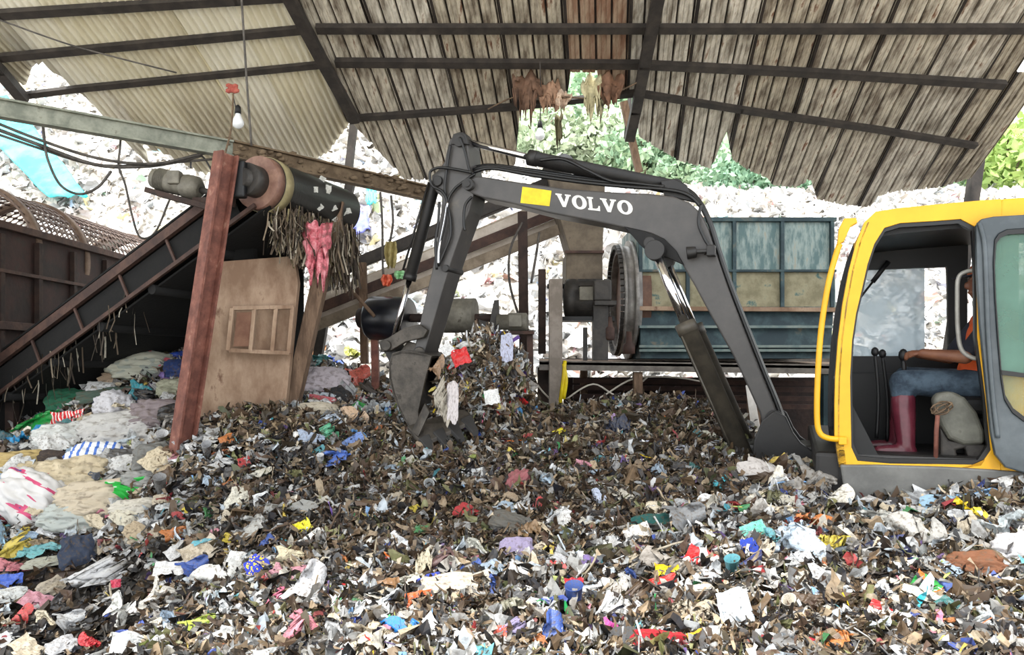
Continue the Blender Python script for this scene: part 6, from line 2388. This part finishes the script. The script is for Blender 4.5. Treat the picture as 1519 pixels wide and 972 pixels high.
    ('plastic_sheet', 985, 672, 96, 18, (200, 206, 230), 'long pale bluish strip lying along the crest', -6), ('plastic_bag', 830, 652, 26, 16, (236, 220, 40), 'lemon yellow bag at the foot of the zinc post'), ('cloth', 1130, 718, 84, 42, (206, 200, 196), 'whitish stringy cloth before the boom foot', -30),
    ('plastic_bag', 1228, 756, 64, 40, (222, 218, 206), 'off white bag before the step plate', 10), ('plastic_bag', 1205, 728, 54, 44, (150, 146, 140), 'grey stringy bag at the step plate'), ('plastic_bag', 1290, 790, 50, 34, (190, 190, 184), 'silver grey bag before the cab sill'),
    ('plastic_bag', 1330, 770, 90, 28, (180, 178, 176), 'long grey bag lying along the cab skirt'), ('plastic_bag', 1010, 792, 60, 50, (126, 128, 130), 'pewter grey bag in the middle of the far flank'), ('cloth', 960, 790, 60, 26, (24, 84, 80), 'bottle green cloth beside the pewter bag', 12),
    ('wrapper', 945, 806, 40, 30, (226, 222, 216), 'white tray against the bottle green cloth', 25, 55, None, 'tray'), ('plastic_bag', 1062, 716, 42, 26, (150, 160, 170), 'steel grey bag under the boom cylinder foot'), ('plastic_bag', 888, 750, 22, 30, (196, 206, 228), 'pale lilac bag hanging on the brown flank'),
    ('wrapper', 850, 886, 28, 26, (196, 36, 54), 'scarlet wrapper on the brown flank'), ('plastic_bag', 660, 846, 50, 40, (110, 84, 84), 'plum brown bag on the brown flank'), ('plastic_bag', 712, 830, 34, 30, (222, 222, 210), 'white rounded bag beside the plum brown one'),
    ('plastic_bag', 630, 858, 26, 44, (196, 186, 160), 'parchment coloured bag standing on end', 0), ('plastic_sheet', 665, 890, 90, 44, (206, 194, 176), 'straw coloured film bundle beside the parchment bag', 6), ('cloth', 640, 878, 40, 22, (64, 84, 190), 'blue rag by the straw coloured film', 20),
    ('wrapper', 625, 905, 40, 24, (214, 96, 40), 'orange rag scrap by the milky white bag', 10), ('plastic_bag', 740, 922, 46, 56, (150, 148, 130), 'sage grey bag low on the heap', 70), ('plastic_bag', 764, 952, 50, 30, (150, 140, 176), 'mauve bag low on the heap', 10),
    ('wrapper', 742, 958, 20, 26, (222, 90, 70), 'vermilion wrapper beside the mauve bag'), ('wrapper', 454, 794, 22, 18, (232, 222, 40), 'canary yellow scrap on the dark slope', 30), ('plastic_bag', 462, 812, 36, 24, (236, 236, 232), 'white bag beside the canary yellow scrap'),
    ('plastic_bag', 434, 840, 44, 28, (206, 194, 164), 'oatmeal bag above the dotted cloth'), ('plastic_bag', 382, 796, 36, 36, (176, 176, 172), 'dull silver bag on the dark slope'), ('plastic_bag', 440, 770, 64, 36, (150, 150, 146), 'ashen film bag on the dark slope', 25),
    ('plastic_bag', 302, 942, 50, 22, (186, 206, 84), 'lime green bag low beside the dark ground', 8), ('stick', 300, 926, 56, 10, (112, 74, 58), 'reddish brown stick low beside the dark ground', -6), ('stick', 500, 790, 60, 10, (98, 78, 62), 'dark branch on the slope above the greyish white bag', 70),
    ('stick', 560, 838, 54, 8, (150, 140, 120), 'pale upright stick in the brown flank', 85), ('stick', 870, 862, 60, 8, (176, 164, 140), 'pale stick slanting on the brown flank', 60), ('stick', 988, 828, 70, 8, (190, 180, 160), 'bleached stick above the flower packet', 20),
    ('plastic_bag', 250, 892, 60, 44, (214, 210, 200), 'ivory bag on the heap edge above the crumpled white bag'), ('plastic_bag', 330, 868, 64, 40, (200, 200, 196), 'pearl grey bag beside the dotted cloth', 35), ('plastic_bag', 420, 900, 34, 30, (222, 120, 150), 'pink bag below the dotted cloth'),
    ('plastic_bag', 270, 940, 40, 36, (170, 190, 210), 'pale blue bag low on the heap edge'), ('plastic_bag', 330, 906, 34, 26, (210, 226, 232), 'frosted white bag beside the pearl grey one'), ('plastic_bag', 138, 958, 30, 22, (206, 50, 60), 'bright red bag at the corner of the dark ground'),
]
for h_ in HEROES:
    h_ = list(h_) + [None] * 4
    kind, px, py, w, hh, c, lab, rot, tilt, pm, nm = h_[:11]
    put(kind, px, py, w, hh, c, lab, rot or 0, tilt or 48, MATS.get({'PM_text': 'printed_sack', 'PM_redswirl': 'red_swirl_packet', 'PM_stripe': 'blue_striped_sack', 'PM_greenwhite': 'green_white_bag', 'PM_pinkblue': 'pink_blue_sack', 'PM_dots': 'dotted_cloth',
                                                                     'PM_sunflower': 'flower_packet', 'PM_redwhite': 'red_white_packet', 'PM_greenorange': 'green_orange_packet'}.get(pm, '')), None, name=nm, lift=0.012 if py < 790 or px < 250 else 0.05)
# pieces caught in the bucket load
for (px, py, Y, w, h, kind, c, lab, rot) in ((684, 534, 6.85, 26, 22, 'wrapper', (214, 40, 44), 'red wrapper in the bucket load', 20), (656, 598, 6.62, 24, 62, 'plastic_bag', (176, 168, 152), 'long greyish beige bag hanging over the bucket side', 0), (672, 600, 6.62, 18, 58, 'plastic_sheet', (214, 206, 206), 'whitish film strip hanging from the bucket', 0),
                                             (730, 592, 6.72, 22, 20, 'wrapper', (236, 236, 234), 'white square scrap on the bucket load', 10), (648, 548, 6.68, 24, 30, 'plastic_bag', (150, 120, 92), 'tan bag at the rim of the bucket', 0), (664, 522, 6.85, 18, 16, 'wrapper', (226, 226, 226), 'white scrap beside the red wrapper in the bucket', 40), (752, 520, 7.0, 20, 40, 'plastic_sheet', (186, 190, 214), 'pale violet film on the shoulder of the bucket load', 0)):
    put(kind, px, py, w, h, c, lab, rot, 75, at=P(px, py, Y), lift=0.0)

# film stuck to the rubber drum
for k in range(7):
    t, an_ = (0.42, 0.5, 0.58, 0.66, 0.72, 0.82, 0.6)[k], (0.1, -0.5, 0.3, -0.35, -0.75, -0.3, 0.9)[k]
    c = A.lerp(B_, t)
    side = Vector((ax.y, -ax.x, 0))
    q = c + (side * math.cos(an_) + Vector((0, 0, 1)) * math.sin(an_)) * 0.262
    put('wrapper', 0, 0, 7 + 3 * (k % 3), 8, (196, 196, 188), 'whitish film scrap stuck to the black rubber drum', 40 * k, 80, at=q, lift=-0.03, group='film scraps on the rubber drum')
# further pieces, each with the words that single it out
LAND = [(258, 745, 'near the foot of the rusty pillar'), (388, 856, 'near the dotted cloth'), (476, 894, 'near the large greyish white bag'), (576, 916, 'near the milky white bag'), (768, 834, 'near the lilac cloth'), (766, 730, 'near the dusty pink roll'),
        (984, 862, 'near the yellow flower packet'), (1086, 936, 'near the bluish plastic sheet'), (1178, 826, 'near the tomato red wrapper'), (1346, 806, 'near the ash grey bag'), (1432, 856, 'near the quilted pouch'), (1130, 718, 'before the boom foot'),
        (930, 640, 'on the crest below the platform'), (600, 690, 'on the slope beneath the bucket'), (400, 740, 'on the dark slope beside the pillar'), (908, 922, 'near the knotted white bag'), (660, 846, 'on the brown middle flank'), (1300, 924, 'low before the cab'), (1490, 930, 'at the low corner before the cab'),
        (160, 862, 'on the dark ground before the sacks'), (740, 950, 'low in the middle of the heap'), (860, 790, 'on the brown far flank'), (1010, 730, 'below the boom cylinder'), (1440, 770, 'close under the cab skirt'), (300, 930, 'at the heap edge by the dark ground'), (520, 780, 'on the slope above the large bag')]
CN = [('white', (232, 232, 230)), ('milk white', (222, 226, 228)), ('grey', (150, 150, 150)), ('dark grey', (88, 88, 90)), ('silvery', (190, 192, 196)), ('beige', (200, 184, 156)), ('tan', (166, 142, 110)), ('brown', (104, 80, 58)), ('black', (30, 30, 32)), ('ivory', (226, 220, 200)), ('pale blue', (170, 196, 220)), ('blue', (50, 90, 190)),
      ('navy', (36, 46, 90)), ('red', (204, 44, 48)), ('maroon', (110, 36, 44)), ('yellow', (232, 206, 50)), ('orange', (226, 124, 50)), ('pink', (222, 140, 160)), ('green', (60, 150, 80)), ('olive', (116, 116, 76)), ('teal', (50, 130, 130)), ('purple', (120, 86, 150)), ('cyan', (90, 190, 206)), ('cream', (224, 208, 176))]
CW = np.array([12, 8, 7, 4, 7, 6, 5, 5, 3, 7, 5, 3, 2, 3, 1.5, 3, 2.5, 3, 2, 1.5, 1.5, 1.5, 2, 5], float)
CW /= CW.sum()
rg = np.random.default_rng(77)
seen_lab = {}
nput = 0
tries = 0
taken = [(a, c, w) for a, c, w in PLACED]
KK = [('plastic_bag', 'bag', 0.42), ('wrapper', 'wrapper', 0.30), ('plastic_sheet', 'film sheet', 0.14), ('cloth', 'rag', 0.08), ('stick', 'stick', 0.04), ('cup', 'cup', 0.02)]
SZ = [('small', 0.75), ('crumpled', 1.0), ('large', 1.35), ('torn', 1.0), ('flattened', 1.0), ('dirty', 0.9), ('twisted', 0.95), ('crushed', 0.85), ('half buried', 1.0), ('folded', 1.0)]
while nput < 430 and tries < 9000:
    tries += 1
    py = 972 - 320 * rg.random() ** 1.25
    px = rg.random() * 1519
    if py < 660 and not (560 < px < 1080):
        continue
    if px < 240 and py < 850:
        continue
    if px > 1110 and py < 720 + (px - 1110) * 0.4 and py < 770:
        continue
    if px < 330 and py > 830 and rg.random() < 0.8:
        continue
    brownzone = 330 < px < 900 and py < 830
    if brownzone and rg.random() < 0.45:
        continue
    base = 16 + 30 * ((py - 600) / 372)
    if any(abs(px - a) < (base + w) * 0.36 and abs(py - c) < (base + w) * 0.26 for a, c, w in taken):
        continue
    k = rg.choice(6, p=[q[2] for q in KK])
    ci = rg.choice(len(CN), p=CW)
    si = rg.integers(len(SZ))
    near = min(LAND, key=lambda l: (l[0] - px) ** 2 + ((l[1] - py) * 1.6) ** 2)
    kind, word, _ = KK[k]
    cname, cc = CN[ci]
    if kind == 'stick':
        cname, cc = [('brown', (110, 84, 62)), ('pale', (190, 176, 150)), ('grey', (140, 132, 120))][rg.integers(3)]
    lab = f'{SZ[si][0]} {cname} {word} {near[2]}'
    if lab in seen_lab:
        continue
    seen_lab[lab] = 1
    s = base * SZ[si][1] * (0.75 + 0.5 * rg.random())
    asp = {'plastic_bag': 0.72, 'wrapper': 0.6, 'plastic_sheet': 0.65, 'cloth': 0.7, 'stick': 0.2, 'cup': 1.2}[kind]
    if kind == 'stick':
        s *= 1.5
    jit = 0.9 + 0.2 * rg.random()
    put(kind, px, py, s, s * asp, tuple(min(225, int((v * 0.76 + 0.24 * (sum(cc) / 3)) * jit * 0.94)) for v in cc), lab, rg.normal(0, 40), float(np.clip(rg.normal(42, 14), 10, 75)), lift=0.02, group=None)
    taken.append((px, py, s))
    nput += 1

# more pieces tucked among the sacks
PILE = [(110, 657, 'by the red swirl packet'), (188, 640, 'by the broad grey sack'), (240, 628, 'by the mauve bundle'), (155, 692, 'by the blue striped sack'), (112, 722, 'by the big cream sack'), (60, 752, 'by the pink and blue printed sack'), (196, 738, 'by the bright green printed bag'), (214, 570, 'by the faded printed sack'),
        (250, 690, 'just before the pillar'), (120, 778, 'by the pale grey sack'), (30, 696, 'by the yellowish tan sack')]
PCOL = [('white', (214, 214, 212)), ('pale grey', (176, 176, 174)), ('dark grey', (92, 92, 92)), ('cream', (212, 198, 170)), ('beige', (190, 172, 144)), ('slate', (90, 98, 110)), ('black', (34, 34, 36)), ('ivory', (216, 210, 190)), ('pale blue', (160, 184, 206)), ('brown', (104, 84, 66)), ('rose', (190, 110, 120)), ('teal', (70, 130, 134))]
npile, tries = 0, 0
while npile < 46 and tries < 3000:
    tries += 1
    px, py = rg.random() * 275, 560 + rg.random() * 260
    if py < 690 - px * 0.52 or (px > 225 and py > 720):
        continue
    near = min(PILE, key=lambda l: (l[0] - px) ** 2 + ((l[1] - py) * 1.6) ** 2)
    kind, word = [('cloth', 'cloth'), ('plastic_bag', 'bag'), ('plastic_sheet', 'film sheet')][rg.integers(3)]
    cname, cc = PCOL[rg.choice(len(PCOL), p=np.array([5, 5, 3, 4, 3, 1.5, 2, 4, 1.5, 2, 1, 1]) / 33)]
    lab = f'{["crumpled", "folded", "creased", "limp", "twisted"][rg.integers(5)]} {cname} {word} tucked {near[2]}'
    if lab in seen_lab or any(abs(px - a) < 15 and abs(py - c) < 9 for a, c, w_ in taken[-80:] if a < 290 and w_ < 50):
        continue
    seen_lab[lab] = 1
    s = 22 + 34 * rg.random()
    put(kind, px, py, s, s * (0.45 + 0.3 * rg.random()), cc, lab, rg.normal(0, 30), float(np.clip(rg.normal(50, 10), 25, 75)), lift=0.05)
    taken.append((px, py, s))
    npile += 1

# ================================================================== LIGHT
b = MB()
b.box((0, -19.2, -0.06), (70, 41, 0.1))  # unseen pale slab added behind the camera to bounce light onto the roof
o = b.build('bounce_yard', mat('pale_bounce', (206, 202, 194), (224, 220, 212), 0.8, 0.9))
tag(o, 'added unseen pale ground bouncing daylight up onto the roof underside', 'bounce_yard', kind='structure')
w = bpy.data.worlds.new('overcast')
SC.world = w
w.use_nodes = True
bg = w.node_tree.nodes['Background']
bg.inputs['Color'].default_value = (0.93, 0.965, 1.0, 1)
bg.inputs['Strength'].default_value = 1.25
sun = bpy.data.lights.new('sun', 'SUN')
sun.energy = 3.0
sun.angle = math.radians(12)
sun.color = (1.0, 0.97, 0.92)
so = bpy.data.objects.new('sun', sun)
COL.objects.link(so)
so.rotation_euler = (math.radians(27), 0, math.radians(-24))
SC.view_settings.view_transform = 'Standard'
SC.view_settings.look = 'None'
SC.view_settings.exposure = 1.1
SC.view_settings.gamma = 1
SC.view_settings.use_curve_mapping = False
SC.cycles.max_bounces = 6
SC.cycles.diffuse_bounces = 3
SC.cycles.transparent_max_bounces = 8
